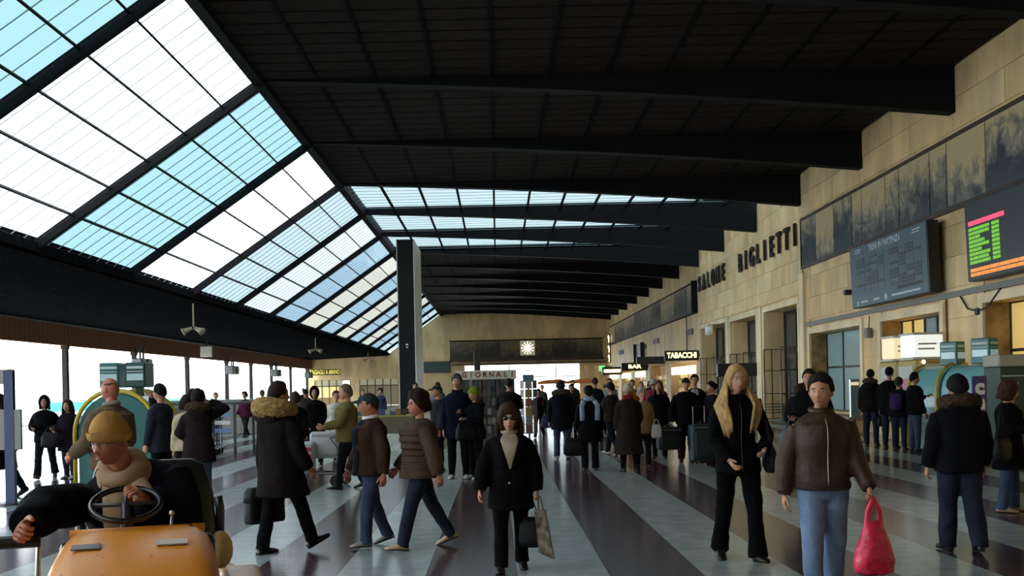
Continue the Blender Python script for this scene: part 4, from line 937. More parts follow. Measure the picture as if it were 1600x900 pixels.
    # ---- upper garment
    col = top.get('col', (28, 26, 28)); gm = top.get('mat') or cloth(col); ez = top.get('ease', .03)*(.6+.4*bulk); hem = top.get('hem', .84); fla = top.get('flare', 0.0)
    def ring_at(z):
        zs = [q[0] for q in tor]; rx = np.interp(z, zs, [q[1] for q in tor]); ry = np.interp(z, zs, [q[2] for q in tor]); o = np.interp(z, zs, [q[3] for q in tor])
        if z < .92: rx = max(rx, .168 if not fem else .174); ry = max(ry, .118)
        return rx, ry, o
    zl = sorted(set([hem]+[z for z in (.45, .55, .65, .75, .84, .92, 1.0, 1.08, 1.16, 1.24, 1.32, 1.37) if z > hem+.02]))
    rr = []
    for z in zl:
        rx, ry, o = ring_at(z); e = ez; yo = o; sx_ = 0
        if z < .9:
            dz = (.905-z)*s; offs = []
            for v in legs.values():
                tt = v[0][2]-dz; p = v[0]+(v[1]-v[0])*min(1, dz/max(.05, (v[0][2]-v[1][2]))) if v[0][2]-v[1][2] > .05 else v[0]
                offs.append(p[1]/s)
            yo = sum(offs)/2*.8; ry = ry+abs(offs[0]-offs[1])/2*.6; e = e+fla*(.905-z)
        c = T((0, yo*s, z*s)) if z >= .9 else np.array((0, yo*s, hz+(z-.905)*s))
        rr.append((c, ux*(rx+e)*s*(.97+.03*bulk), uy*(ry+e)*s*bulk))
    for z, rx, ry in ((1.405, .182+ez*.5, .104+ez*.5), (1.435, .152+ez*.4, .090+ez*.4), (1.458, .098+ez*.35, .076+ez*.3), (1.472+top.get('collar', .0), .066+ez*.3, .068+ez*.25)): rr.append((T((0, -.008*s, z*s)), ux*rx*s, uy*ry*s))
    mb = MB(); mb.rings(rr, 22, pw=.93)
    ar = top.get('arm', .018)+.3*(ez-.03)
    if not top.get('sleeveless'):
        for nm, (sh, el, wr_) in arms.items():
            ins = sh-(sh-T((0, 0, 1.33*s)))*.3
            d = nrm(wr_-el)
            mb.tube([ins, sh+(el-sh)*.12, sh*.55+el*.45, el, el*.5+wr_*.5, wr_-d*.005], [.045*s, (.046+ar*.85)*s, (.047+ar)*s, (.045+ar)*s, (.04+ar)*s, (.033+ar*.8)*s], 14)
    jk = inst(top.get('name', 'jacket'), remesh(mb, 'jacket', gm, vox, 3, top.get('wr', .006)*1.7*s, top.get('wf', 17), int(abs(y*40))), t)
    def surf(a, z, off=.012):
        """point on the garment front: a angle from the front (radians, + to the figure's right), z standing height"""
        zs = [q for q in zl]+[1.405, 1.435, 1.458]
        i = max(0, min(len(zs)-2, int(np.searchsorted(zs, z))-1)); f = (z-zs[i])/(zs[i+1]-zs[i]); f = min(1, max(0, f))
        c = rr[i][0]*(1-f)+rr[i+1][0]*f; X = rr[i][1]*(1-f)+rr[i+1][1]*f; Y_ = rr[i][2]*(1-f)+rr[i+1][2]*f
        p = c+X*math.sin(a)+Y_*math.cos(a); nn = nrm(X*math.sin(a)/(X@X)+Y_*math.cos(a)/(Y_@Y_)); return p+nn*off*s
    def patch(name, a_of_z, z0, z1, m_, off=.012, n=9, kz=9, parent=None, th=.012):
        v = []
        for i in range(kz+1):
            z = z0+(z1-z0)*i/kz; a0, a1 = a_of_z(z, i/kz)
            for j in range(n+1): v.append(surf(a0+(a1-a0)*j/n, z, off))
        v2 = []
        for i in range(kz+1):
            z = z0+(z1-z0)*i/kz; a0, a1 = a_of_z(z, i/kz)
            for j in range(n+1): v2.append(surf(a0+(a1-a0)*j/n, z, off-th-.02))
        N = n+1; f = [(i*N+j, i*N+j+1, (i+1)*N+j+1, (i+1)*N+j) for i in range(kz) for j in range(n)]
        o = len(v); f2 = [tuple(q+o for q in k_)[::-1] for k_ in f]
        rim = [i*N for i in range(kz+1)]+[kz*N+j for j in range(1, N)]+[i*N+n for i in range(kz-1, -1, -1)]+[j for j in range(n-1, 0, -1)]
        f3 = [(rim[i], rim[(i+1) % len(rim)], rim[(i+1) % len(rim)]+o, rim[i]+o) for i in range(len(rim))]
        return MB().add(v+v2, f+f2+f3).build(name, m_, parent or t, True)
    # ---- extras
    out = dict(root=t, arms=arms, legs=legs, head=hc, RH=RH, hs=hs, T=T, surf=surf, s=s)
    for ex_ in extra:
        k = ex_[0]
        if k == 'zip': patch('zip', lambda z, f: (-.012, .012), hem+.01, 1.43, ex_[1] if len(ex_) > 1 else M_BMET, .008, 2, 12, jk)
        elif k == 'placket': patch('placket', lambda z, f: (-.16, -.02), hem+.01, 1.42, gm, .010, 4, 12, jk)
        elif k == 'front':      # a shirt seen through an open jacket
            w0, w1 = ex_[2] if len(ex_) > 2 else (.35, .42); patch('shirt', lambda z, f: (-(w0+(w1-w0)*f), w0+(w1-w0)*f), hem+.02 if len(ex_) < 4 else ex_[3], 1.455, ex_[1], .010, 8, 12)
        elif k == 'vneck':
            patch('sweater', lambda z, f: (-.05-.5*f, .05+.5*f), ex_[2], 1.46, ex_[1], .014, 8, 9)
        elif k == 'collar_roll':
            MB().torus(T((0, -.005*s, 1.482*s)), .072*s, .026*s, 20, 8, rot=RT@rotx(-.15)).build('collar', ex_[1], jk, True)
        elif k == 'waistband':
            MB().rings([(rr[0][0]+np.array((0, 0, q))*s, rr[0][1]*k2, rr[0][2]*k2) for q, k2 in ((-.03, .93), (-.02, .99), (.02, 1.01), (.035, .97))], 22).build('waistband', ex_[1], jk, True)
            for nm, (sh, el, wr_) in arms.items():
                d = nrm(wr_-el); MB().tube([wr_-d*.05*s, wr_-d*.04*s, wr_+d*.005*s, wr_+d*.01*s], [.04*s, .052*s, .05*s, .036*s], 12).build('cuff', ex_[1], jk, True)
        elif k == 'quilt':      # raised horizontal quilting rolls on a padded jacket
            for z in np.arange(hem+.05, 1.40, .075):
                ring = [surf(a, z, .004) for a in np.linspace(0, 2*PI, 25)]
                MB().tube(ring, [(.03*s, .008*s)]*25, 6, ref=(0, 0, 1), cap=False).build('quilted_band', gm, jk, True)
        elif k == 'hood_fur':   # hood lying on the shoulders, trimmed with fur
            big_ = ex_[2] if len(ex_) > 2 else 1.0
            mb = MB(); pts = []; rad = []
            for a in np.linspace(-2.3, 2.3, 17):
                q = math.cos(a/2.3*PI/2); pts.append(T((math.sin(a)*.135*s*big_, (-.02-.105*math.cos(a)*big_)*s, (1.47+.03*math.cos(a)*0+.035*q)*s))); rad.append(((.035+.04*q)*s*big_, (.035+.035*q)*s*big_))
            mb.tube(pts, rad, 12, ref=(0, 0, 1))
            inst('fur_trim', remesh(mb, 'fur_trim', ex_[1], .014, 0, .012*s, 75, 3), jk)
            mb = MB().rings([(T((0, (-.13-.03*big_)*s, 1.46*s)), ux*.13*s*big_, uy*.05*s), (T((0, (-.155)*s, 1.38*s)), ux*.12*s*big_, uy*.055*s), (T((0, -.15*s, 1.28*s)), ux*.05*s, uy*.03*s)], 14)
            mb.build('hood', gm, jk, True)
        elif k == 'sunglasses':
            mb = MB()
            for q in (-1, 1): mb.ball(hp_(q*.032, .089, .006), (.026*hs, .008*hs, .019*hs), 14, 8, rot=RH@rotz(-q*.18))
            mb.tube([hp_(-.012, .097, .012), hp_(.012, .097, .012)], .0035*hs, 6)
            for q in (-1, 1): mb.tube([hp_(q*.055, .08, .012), hp_(q*.075, .05, .012), hp_(q*.08, -.005, .008)], .0035*hs, 6)
            mb.build('sunglasses', mat('lens_black', (.006, .006, .007), .06, .6), t, True)
        elif k == 'glasses':
            mb = MB()
            for q in (-1, 1): mb.torus(hp_(q*.032, .092, .006), .019*hs, .0018*hs, 18, 5, rot=RH@rotz(-q*.15)@rotx(PI/2))
            mb.tube([hp_(-.013, .097, .01), hp_(.013, .097, .01)], .002*hs, 5)
            for q in (-1, 1): mb.tube([hp_(q*.051, .088, .01), hp_(q*.074, .05, .01), hp_(q*.08, -.005, .008)], .002*hs, 5)
            mb.build('glasses', mat('glasses_frame', (.12, .11, .1), .3, .5, .5), t, True)
        elif k == 'scarf':
            sm_ = cloth(ex_[1], 'scarf_%d_%d_%d' % ex_[1]); mb = MB().torus(T((0, .01*s, 1.50*s)), .078*s, .038*s, 22, 10, rot=RT@rotx(-.25)).torus(T((0, .015*s, 1.46*s)), .088*s, .034*s, 22, 10, rot=RT@rotx(-.3)@rotz(.4)); o = mb.build('scarf', sm_, t, True)
            if len(ex_) > 2:
                for (a, z0, wd) in ex_[2]:
                    pts = [surf(a, z, .03) for z in (1.46, 1.36, 1.22, 1.05)][:max(2, int(wd[1]))]
                    MB().tube(pts, [(.03*s, wd[0]*s)]*len(pts), 8, ref=RT@np.array((0, math.copysign(1, math.cos(a)), 0))).build('scarf_end', sm_, o, True)
        elif k == 'front_locks':
            hm = _m['hair_%d_%d_%d' % hair[1]]; mb = MB()
            for (sd_, n_) in ex_[1]:
                g = np.random.default_rng(5+sd_)
                for i in range(n_):
                    f0 = i/max(1, n_-1); a = .50+.55*f0+g.uniform(-.03, .03); e_ = g.uniform(-.02, .05)
                    mb.tube([hp_(sd_*(.078+.012*f0), .020-.04*f0, .03), hp_(sd_*(.094+.012*f0), .012-.04*f0, -.07), surf(sd_*(a+.1), 1.40, .034+e_*.15), surf(sd_*(a+.02), 1.31, .026), surf(sd_*(a*.9+.02), 1.22-e_, .018), surf(sd_*(a*.8+.06), 1.17-.03*f0-e_, .012)], [.012*s, .016*s, .017*s, .016*s, .011*s, .003*s], 6)
            mb.build('hair_locks', hm, t, True)
        elif k == 'tie':
            patch('tie', lambda z, f: (-.09+.05*f, .09-.05*f), 1.08, 1.44, cloth(ex_[1]), .024, 3, 8)
        elif k == 'backpack':
            c = [surf(PI, z, .09) for z in (.98, 1.38)]; sm_ = cloth(ex_[1], 'pack_%d_%d_%d' % ex_[1])
            bp_ = MB().rings([(c[0], ux*.10*s, uy*.05*s), (c[0]*.92+c[1]*.08, ux*.15*s, uy*.09*s), (c[0]*.5+c[1]*.5, ux*.16*s, uy*.10*s), (c[0]*.1+c[1]*.9, ux*.14*s, uy*.08*s), (c[1], ux*.08*s, uy*.03*s)], 16).build('backpack', sm_, t, True)
            for q in (-1, 1): MB().tube([surf(PI-q*.6, 1.36, .02), surf(q*1.2, 1.42, .02), surf(q*.75, 1.3, .02), surf(q*1.2, 1.1, .02)], [(.008*s, .028*s)]*4, 6).build('strap', sm_, bp_, True)
        elif k == 'lapel':
            for q in (-1, 1): patch('lapel', lambda z, f, q=q: (q*(.10+.42*f), q*(.42+.38*f)), 1.12, 1.45, gm, .02, 4, 7, jk)
        elif k == 'button':
            for z in ex_[1]: MB().ball(surf(.05, z, .018), (.011*s, .008*s, .011*s), 8, 6).build('button', M_STEEL, jk, True)
    return out
def hand_world(p, nm, dist=.09):
    sh, el, wr_ = p['arms'][nm]; q = wr_+nrm(wr_-el)*dist*p['s']; return p['root'], q
def W(p, q):
    r = p['root']; return rotz(r.rotation_euler[2])@np.array(q)+np.array(r.location)

WALK = dict(legR=(20, 6, 10), legL=(-16, 16, -22), armR=(-16, 8, 14), armL=(18, 8, 22))
WALK2 = dict(legL=(20, 6, 10), legR=(-16, 16, -22), armL=(-16, 8, 14), armR=(18, 8, 22))
BLK = (17, 17, 20); NAVY = (20, 24, 38); JEAN = (48, 66, 98); BLUE = (86, 112, 150)
DENIM_L = mat('denim_light', sg(104, 126, 156), .85, .2, noise=(5, .28), bump=(10, .9)); DENIM = mat('denim', sg(50, 62, 86), .85, .2, noise=(5, .28), bump=(10, .9)); DENIM_D = mat('denim_dark', sg(27, 33, 48), .85, .2, noise=(5, .25), bump=(10, .9))
LEATHER = mat('leather_brown', sg(58, 40, 25), .55, .3, noise=(7, .25), bump=(9, .9))
FUR = mat('fur_tan', sg(150, 122, 78), .95, .1, noise=(40, .4), bump=(90, .9)); FURD = mat('fur_dark', sg(66, 54, 42), .95, .1, noise=(40, .4), bump=(90, .9))

# --- foreground figures
parka = person('person in a dark parka with tan fur hood carrying a black briefcase', -2.18, 10.15, -42, 1.70, vox=.013, pose=dict(legL=(-9, 3, 0), legR=(24, 5, 24), armL=(-4, 10, 8), armR=(10, 8, 22), curlL=70),
    top=dict(name='parka', col=(38, 33, 33), hem=.60, ease=.06, flare=.06, arm=.03, wr=.007), leg=dict(col=(20, 20, 23), flare=.066), hair=('short', (42, 28, 20)), extra=[('hood_fur', FUR, 1.45)], bulk=1.12, head=(-10, 0, 0))
capman = person('man in a blue cap and open brown jacket over a navy shirt, striding left', -1.32, 10.5, 122, 1.56, vox=.013, pose=dict(legL=(14, 10, 4), legR=(-10, 14, -14), armR=(6, 14, 18), armL=(-8, 14, 14)),
    top=dict(col=(74, 54, 42), hem=.82, ease=.05, arm=.028, wr=.007), leg=dict(mat=DENIM, flare=.07), shoe=(150, 145, 140), hair=('short', (60, 52, 46)), hat=('cap', (52, 74, 92)), skin=(186, 126, 100), extra=[('front', cloth((24, 32, 48)), (.34, .40)), ('collar_roll', M_WHITE)], bulk=1.15, head=(-20, 0, 0))
curly = person('woman with dark curly hair and glasses in a grey brown padded jacket, striding left', -.80, 10.3, 108, 1.58, fem=1, vox=.013, pose=dict(legL=(20, 6, 6), legR=(-22, 8, -20), armR=(8, 12, 34), armL=(-20, 10, 10), splay=3),
    top=dict(col=(92, 76, 62), hem=.82, ease=.06, arm=.034, wr=.004), leg=dict(mat=DENIM_D, flare=.066), shoe=(200, 178, 140), hair=('curly', (40, 26, 22), 1.25), skin=(186, 122, 96), extra=[('glasses',), ('quilt',)], bulk=1.18, head=(8, 0, 0))
sung = person('woman in black coat and cream turtleneck wearing dark sunglasses, walking towards the viewer', .09, 8.9, 180, 1.43, fem=1, vox=.012, pose=dict(legR=(4, 4, 0), legL=(-8, 12, -12), armR=(6, 22, 16), armL=(-2, 16, 12), curlL=75),
    top=dict(name='coat', col=(16, 15, 16), hem=.66, ease=.055, flare=.10, arm=.034, wr=.005), leg=dict(col=(17, 17, 19), flare=.075), hair=('fringe', (56, 38, 26), 1.35, .15), skin=(188, 138, 112),
    extra=[('sunglasses',), ('vneck', cloth((176, 160, 138)), 1.10), ('collar_roll', cloth((176, 160, 138))), ('lapel',), ('button', (.95,))], bulk=1.1)
blonde = person('young woman with long blonde hair in a black jacket and flared black trousers', 2.13, 9.15, 182, 1.74, fem=1, vox=.012, pose=dict(legL=(12, 4, 6), legR=(-9, 14, -14), armR=(12, 12, 34, 24), armL=('ik', (-.20, .13, 1.0), (-.7, -1, -.2)), splay=3),
    top=dict(col=(17, 17, 21), hem=.80, ease=.03, arm=.024, wr=.005, collar=.03), leg=dict(col=(15, 15, 18), flare=.084, ease=.010), hair=('long', (196, 160, 108), .9, .30), skin=(190, 146, 124), extra=[('zip', M_BMET), ('front_locks', ((1, 13), (-1, 4)))], head=(6, 4, 0))
leather = person('young man in a brown leather bomber jacket and pale jeans, walking with a red bag', 2.33, 7.4, 178, 1.63, vox=.012, pose=dict(legL=(-6, 10, -8), legR=(10, 6, 4), armR=(-6, 15, 12), armL=(8, 15, 30), curlL=80),
    top=dict(mat=LEATHER, hem=.90, ease=.048, arm=.032, wr=.010, wf=13), leg=dict(mat=DENIM_L, ease=.022, flare=.072), hair=('short', (30, 22, 18)), skin=(180, 130, 100), extra=[('zip', mat('zip_brass', (.3, .24, .16), .4, .5, .6)), ('waistband', mat('knit_brown', sg(48, 34, 24), .9)), ('collar_roll', LEATHER)], bulk=1.03, head=(-28, 4, 0))
backman = person('man in a dark hooded parka and dark jeans walking away at the right', 4.22, 9.4, -4, 1.61, vox=.013, pose=dict(legL=(6, 4, 4), legR=(-8, 12, -10), armL=(-2, 12, 22), armR=(2, 12, 22)),
    top=dict(name='parka', col=(22, 23, 30), hem=.80, ease=.06, arm=.034, wr=.007), leg=dict(mat=DENIM_D, ease=.03, flare=.082), hair=('short', (20, 18, 18)), extra=[('hood_fur', FURD, 1.15)], bulk=1.15)
rwoman = person('woman with a brown bob in a long black coat and jeans at the right edge', 6.02, 12.1, -120, 1.54, fem=1, vox=.016, pose=dict(armR=('ik', (.12, .26, 1.02)), armL=('ik', (-.1, .25, 1.08)), legL=(5, 4, 0), legR=(-4, 4, 0)),
    top=dict(name='coat', col=(18, 17, 20), hem=.58, ease=.045, flare=.08, arm=.03), leg=dict(mat=DENIM, flare=.075), shoe=(150, 130, 110), hair=('fringe', (66, 42, 30), 1.1, .05), bulk=1.1, head=(15, 6, 0))
# --- left side
person('person in a long dark coat with a shoulder bag, cut by the left edge', -7.98, 16.4, 150, 1.66, fem=1, pose=WALK, top=dict(name='coat', col=(20, 19, 24), hem=.5, ease=.05, flare=.08), leg=dict(col=(22, 20, 26)), hair=('long', (30, 22, 20), 1, .25))
person('woman with her dark hood up in a black jacket on the left', -8.86, 20.0, 192, 1.62, fem=1, pose=dict(WALK, armR=('ik', (.2, .14, .98)), armL=('ik', (-.2, .14, .98))), top=dict(col=(18, 17, 22), hem=.78, ease=.055, arm=.03), leg=dict(col=(34, 38, 46), flare=.08), hair=('long', (24, 18, 16), 1, .1), hat=('hood', (18, 17, 22)), shoe=(60, 58, 60))
person('woman in a plum coat holding a dark handbag, beside the hooded woman', -8.36, 19.9, 170, 1.52, fem=1, pose=dict(armR=('ik', (.16, .22, .92)), armL=(0, 8, 10), legL=(4, 4), legR=(-4, 4)), top=dict(name='coat', col=(40, 30, 42), hem=.62, ease=.05, flare=.08), leg=dict(mat=DENIM_D), hair=('long', (40, 28, 24), 1, .12), shoe=(170, 170, 172))
person('bald man in a beige jacket in front of the teal machine', -4.12, 10.9, 62, 1.78, vox=.016, pose=dict(armR=(10, 12, 50), armL=(14, 10, 45)), top=dict(col=(112, 94, 74), hem=.80, ease=.055, arm=.034), leg=dict(col=(60, 56, 50)), hair=('balding', (96, 78, 62)), skin=(170, 102, 78), extra=[('collar_roll', cloth((150, 144, 138)))], bulk=1.15, head=(10, 6, 0))
person('person in a slate blue coat raising a hand to the face by the teal machine', -5.15, 15.6, 70, 1.74, pose=dict(armR=('ik', (.05, .20, 1.56), (1, 0, -1)), armL=(5, 8, 10)), top=dict(col=(50, 52, 66), hem=.72, ease=.05), leg=dict(col=BLK), hair=('short', (24, 20, 20)))
person('person in a white jacket using the far side of the teal machine', -5.15, 17.6, 75, 1.67, pose=dict(armR=('ik', (.2, .36, 1.2)), armL=('ik', (-.2, .36, 1.2)), ), top=dict(col=(190, 192, 196), hem=.80, ease=.05), leg=dict(col=BLK), hair=('short', (26, 20, 18)), lean=8)
person('person in a cream jacket with a mauve backpack on the left', -4.62, 15.2, 30, 1.57, fem=1, pose=dict(armR=(5, 8, 20)), top=dict(col=(196, 182, 152), hem=.84, ease=.055), leg=dict(col=(22, 20, 22)), hair=('long', (28, 20, 18), 1, .05), extra=[('backpack', (124, 92, 116))])
person('person in a dark plum parka with fur hood, seen from behind holding a phone', -4.28, 14.6, 12, 1.64, fem=1, vox=.018, pose=dict(armR=('ik', (.14, .16, 1.48), (1, 0, -.6)), armL=('ik', (-.2, .2, 1.0))), top=dict(name='parka', col=(48, 38, 42), hem=.66, ease=.06, flare=.08, arm=.034), leg=dict(mat=DENIM, flare=.07), hair=('curly', (24, 18, 16), .7), extra=[('hood_fur', FURD, 1.1)], bulk=1.12)
person('tall person in a long black coat facing the viewer, left of the luggage trolley', -3.98, 22.2, 185, 1.68, pose=dict(armR=(0, 6, 20, 20), armL=(0, 6, 20, 20)), top=dict(name='coat', col=(16, 16, 18), hem=.45, ease=.05, flare=.06), leg=dict(col=BLK), hair=('short', (22, 18, 18)), hat=('hood', (16, 16, 18)))
person('woman with brown curly hair in a long black coat, behind the parka wearer', -3.88, 19.6, 10, 1.58, fem=1, pose=WALK, top=dict(name='coat', col=(19, 18, 19), hem=.38, ease=.05, flare=.08), leg=dict(col=BLK), hair=('curly', (62, 46, 32), .8))
person('man in an olive yellow jacket pushing a trolley of white cases', -2.46, 16.6, 100, 1.69, vox=.018, pose=dict(legL=(14, 6, 4), legR=(-14, 10, -14), armR=('ik', (.2, .36, 1.02)), armL=('ik', (-.2, .36, 1.02))), top=dict(col=(122, 114, 66), hem=.80, ease=.055, arm=.03), leg=dict(col=(26, 30, 36)), hair=('short', (110, 96, 84)), skin=(184, 130, 106), bulk=1.1)
person('person in a white coat beyond the luggage trolley', -3.72, 23.5, 200, 1.60, fem=1, pose=WALK, top=dict(name='coat', col=(196, 192, 182), hem=.62, ease=.05), leg=dict(col=BLK), hair=('short', (70, 52, 40)))
# --- centre
person('man in a flat grey cap and dark coat left of the tall bearded man', -1.17, 19.8, 110, 1.66, pose={}, top=dict(name='coat', col=(58, 56, 60), hem=.66, ease=.045), leg=dict(col=(26, 26, 30)), hair=('short', (80, 76, 72)), hat=('cap', (56, 54, 56)))
person('tall bearded man in a navy coat standing beside the green hatted woman', -.72, 18.1, 178, 1.83, vox=.018, pose=dict(armR=(0, 8, 10), armL=(2, 8, 14), splay=3), top=dict(name='coat', col=(26, 30, 46), hem=.68, ease=.045), leg=dict(col=(20, 22, 28)), shoe=(170, 168, 165), hair=('curly', (78, 76, 76), .55), skin=(170, 122, 98), extra=[('collar_roll', cloth((26, 26, 30)))], head=(-8, 4, 0))
person('woman in a lime green knitted hat and dark padded coat', -.42, 18.0, 128, 1.60, fem=1, vox=.018, pose=dict(armR=('ik', (.10, .24, 1.16)), armL=('ik', (-.1, .26, 1.06))), top=dict(name='coat', col=(24, 26, 36), hem=.76, ease=.055, arm=.03), leg=dict(col=(22, 22, 28)), shoe=(190, 190, 188), hair=('short', (70, 50, 36)), hat=('beanie', (134, 158, 40)), extra=[('hood_fur', FURD, .9)], bulk=1.08)
person('broad person in a dark olive coat browsing the newsstand', .26, 24.6, 4, 1.78, pose=dict(armR=('ik', (.22, .3, 1.1)), armL=('ik', (-.22, .3, 1.1))), top=dict(name='coat', col=(36, 38, 34), hem=.62, ease=.06), leg=dict(col=BLK), hair=('short', (34, 28, 26)), bulk=1.2)
person('child sized person in black with an orange red backpack near the paper rack', 1.26, 31.9, 170, 1.52, pose=WALK, top=dict(col=(26, 24, 26), hem=.8), leg=dict(col=(24, 22, 24)), hair=('short', (40, 28, 22)), extra=[('backpack', (200, 74, 44))])
# --- right of centre
person('person in a bulky dark coat with fur collar and blue jeans, seen from behind', 1.38, 22.5, 6, 1.69, vox=.018, pose=dict(legL=(6, 4, 2), legR=(-8, 8, -8), armR=(0, 10, 14), armL=(2, 10, 12)), top=dict(name='coat', col=(22, 26, 34), hem=.66, ease=.065, arm=.034), leg=dict(mat=DENIM, flare=.07), shoe=(176, 160, 136), hair=('short', (26, 22, 22)), extra=[('hood_fur', FURD, 1.2)], bulk=1.18)
person('woman in black with a pale blue shawl hanging down her back', 1.71, 19.3, 0, 1.57, fem=1, vox=.018, pose=dict(armR=(4, 10, 20), armL=(0, 10, 12), curlL=70), top=dict(name='coat', col=(17, 17, 20), hem=.60, ease=.055, flare=.08, arm=.03), leg=dict(col=(30, 32, 36), flare=.075), hair=('short', (20, 18, 20), 1.3), extra=[('scarf', (150, 170, 192), [(PI-.75, 0, (.055, 4)), (PI+.75, 0, (.055, 4))])], bulk=1.12)
person('man in a brown jacket and white trainers beyond the long brown coat', 2.55, 23.2, 40, 1.66, pose=WALK, top=dict(col=(64, 56, 50), hem=.82, ease=.05), leg=dict(col=(28, 34, 46)), shoe=(196, 194, 190), hair=('short', (30, 24, 22)))
person('person in a long brown coat, white knitted hat and red scarf, seen from behind', 2.37, 18.7, 8, 1.60, fem=1, vox=.018, pose=dict(legL=(4, 4), legR=(-6, 6), armR=(8, 10, 40), armL=(0, 8, 20)), top=dict(name='coat', col=(52, 42, 40), hem=.36, ease=.06, flare=.10, arm=.03), leg=dict(col=(26, 24, 26)), hair=('short', (120, 110, 100)), hat=('beanie', (190, 180, 160)), extra=[('scarf', (140, 44, 46))], bulk=1.15)
person('white haired woman in a beige jacket facing the viewer', 2.78, 19.8, 188, 1.52, fem=1, vox=.018, pose=dict(armR=(6, 8, 30), armL=(0, 10, 12), curlL=70, legL=(4, 4), legR=(-4, 4)), top=dict(col=(150, 122, 88), hem=.74, ease=.05), leg=dict(col=(34, 34, 38)), hair=('curly', (170, 160, 146), .7), skin=(190, 140, 112), bulk=1.1)
person('woman with long brown hair in a long black coat behind the suitcase', 3.45, 22.0, 165, 1.65, fem=1, pose=dict(armR=(0, 8, 12)), top=dict(name='coat', col=(19, 18, 20), hem=.42, ease=.06, flare=.08), leg=dict(col=BLK), hair=('long', (112, 84, 52), 1, .15), bulk=1.12)
case_man = person('man in a dark flat cap, black jacket and brown trousers carrying a suitcase', 3.80, 20.7, 176, 1.70, vox=.018, pose=dict(legL=(8, 4, 2), legR=(-8, 8, -8), armR=(2, 18, 8), curlR=75, armL=(2, 10, 14)), top=dict(col=(20, 20, 22), hem=.80, ease=.055, arm=.03), leg=dict(col=(58, 44, 32), ease=.03, flare=.075), shoe=(60, 36, 24), hair=('short', (50, 44, 40)), hat=('cap', (56, 54, 54)), bulk=1.12)
person('man in a dark suit with a lavender tie and white shirt', 4.30, 22.4, 172, 1.77, pose=dict(armR=(0, 8, 10), armL=(0, 10, 14)), top=dict(name='suit_jacket', col=(24, 24, 28), hem=.78, ease=.04), leg=dict(col=(24, 24, 28)), hair=('short', (22, 18, 16)), extra=[('front', cloth((196, 188, 198)), (.05, .45), 1.05), ('tie', (150, 100, 150))])
person('woman with her dark hair in a bun in a dark coat beside the teal suitcase', 4.30, 20.6, 95, 1.62, fem=1, pose=dict(armR=('ik', (.22, .1, .95)), armL=(6, 8, 20)), top=dict(name='coat', col=(34, 36, 46), hem=.60, ease=.05), leg=dict(col=(26, 26, 30)), hair=('bun', (22, 16, 16)))
person('person in a dark fur hooded coat behind the leather jacket man', 4.26, 14.0, 150, 1.74, pose=dict(armR=('ik', (.2, .22, 1.08)), armL=(0, 10, 20)), top=dict(name='parka', col=(20, 20, 22), hem=.68, ease=.06, arm=.034), leg=dict(col=(30, 32, 38)), hair=('short', (44, 32, 26)), extra=[('hood_fur', FURD, 1.2)], bulk=1.15)
# --- at the right hand machines
person('man in a dark brown jacket and navy jeans, leftmost at the right hand machines', 8.95, 24.6, -30, 1.82, pose=dict(armR=(4, 8, 16)), top=dict(col=(38, 32, 30), hem=.80, ease=.05), leg=dict(mat=DENIM_D), hair=('short', (20, 16, 16)), extra=[('hood_fur', FURD, .9)])
person('tall person in a long dark coat second from left at the right hand machines', 9.10, 23.8, -40, 1.86, pose=dict(armL=(0, 8, 12)), top=dict(name='coat', col=(22, 22, 26), hem=.72, ease=.055), leg=dict(mat=DENIM_D), hair=('short', (20, 16, 16)), bulk=1.1)
person('short person with a violet backpack at the right hand machines', 9.0, 23.0, -35, 1.62, pose={}, top=dict(col=(34, 30, 36), hem=.80, ease=.05), leg=dict(mat=DENIM_D), hair=('short', (52, 42, 34)), extra=[('backpack', (70, 52, 96))])
person('young man in a black jacket and blue jeans facing the curved ticket machine', 9.15, 22.5, -82, 1.72, pose=dict(armR=(2, 8, 20), armL=('ik', (-.15, .36, 1.2))), top=dict(col=(24, 22, 24), hem=.82, ease=.045), leg=dict(mat=DENIM), hair=('short', (20, 16, 16)))
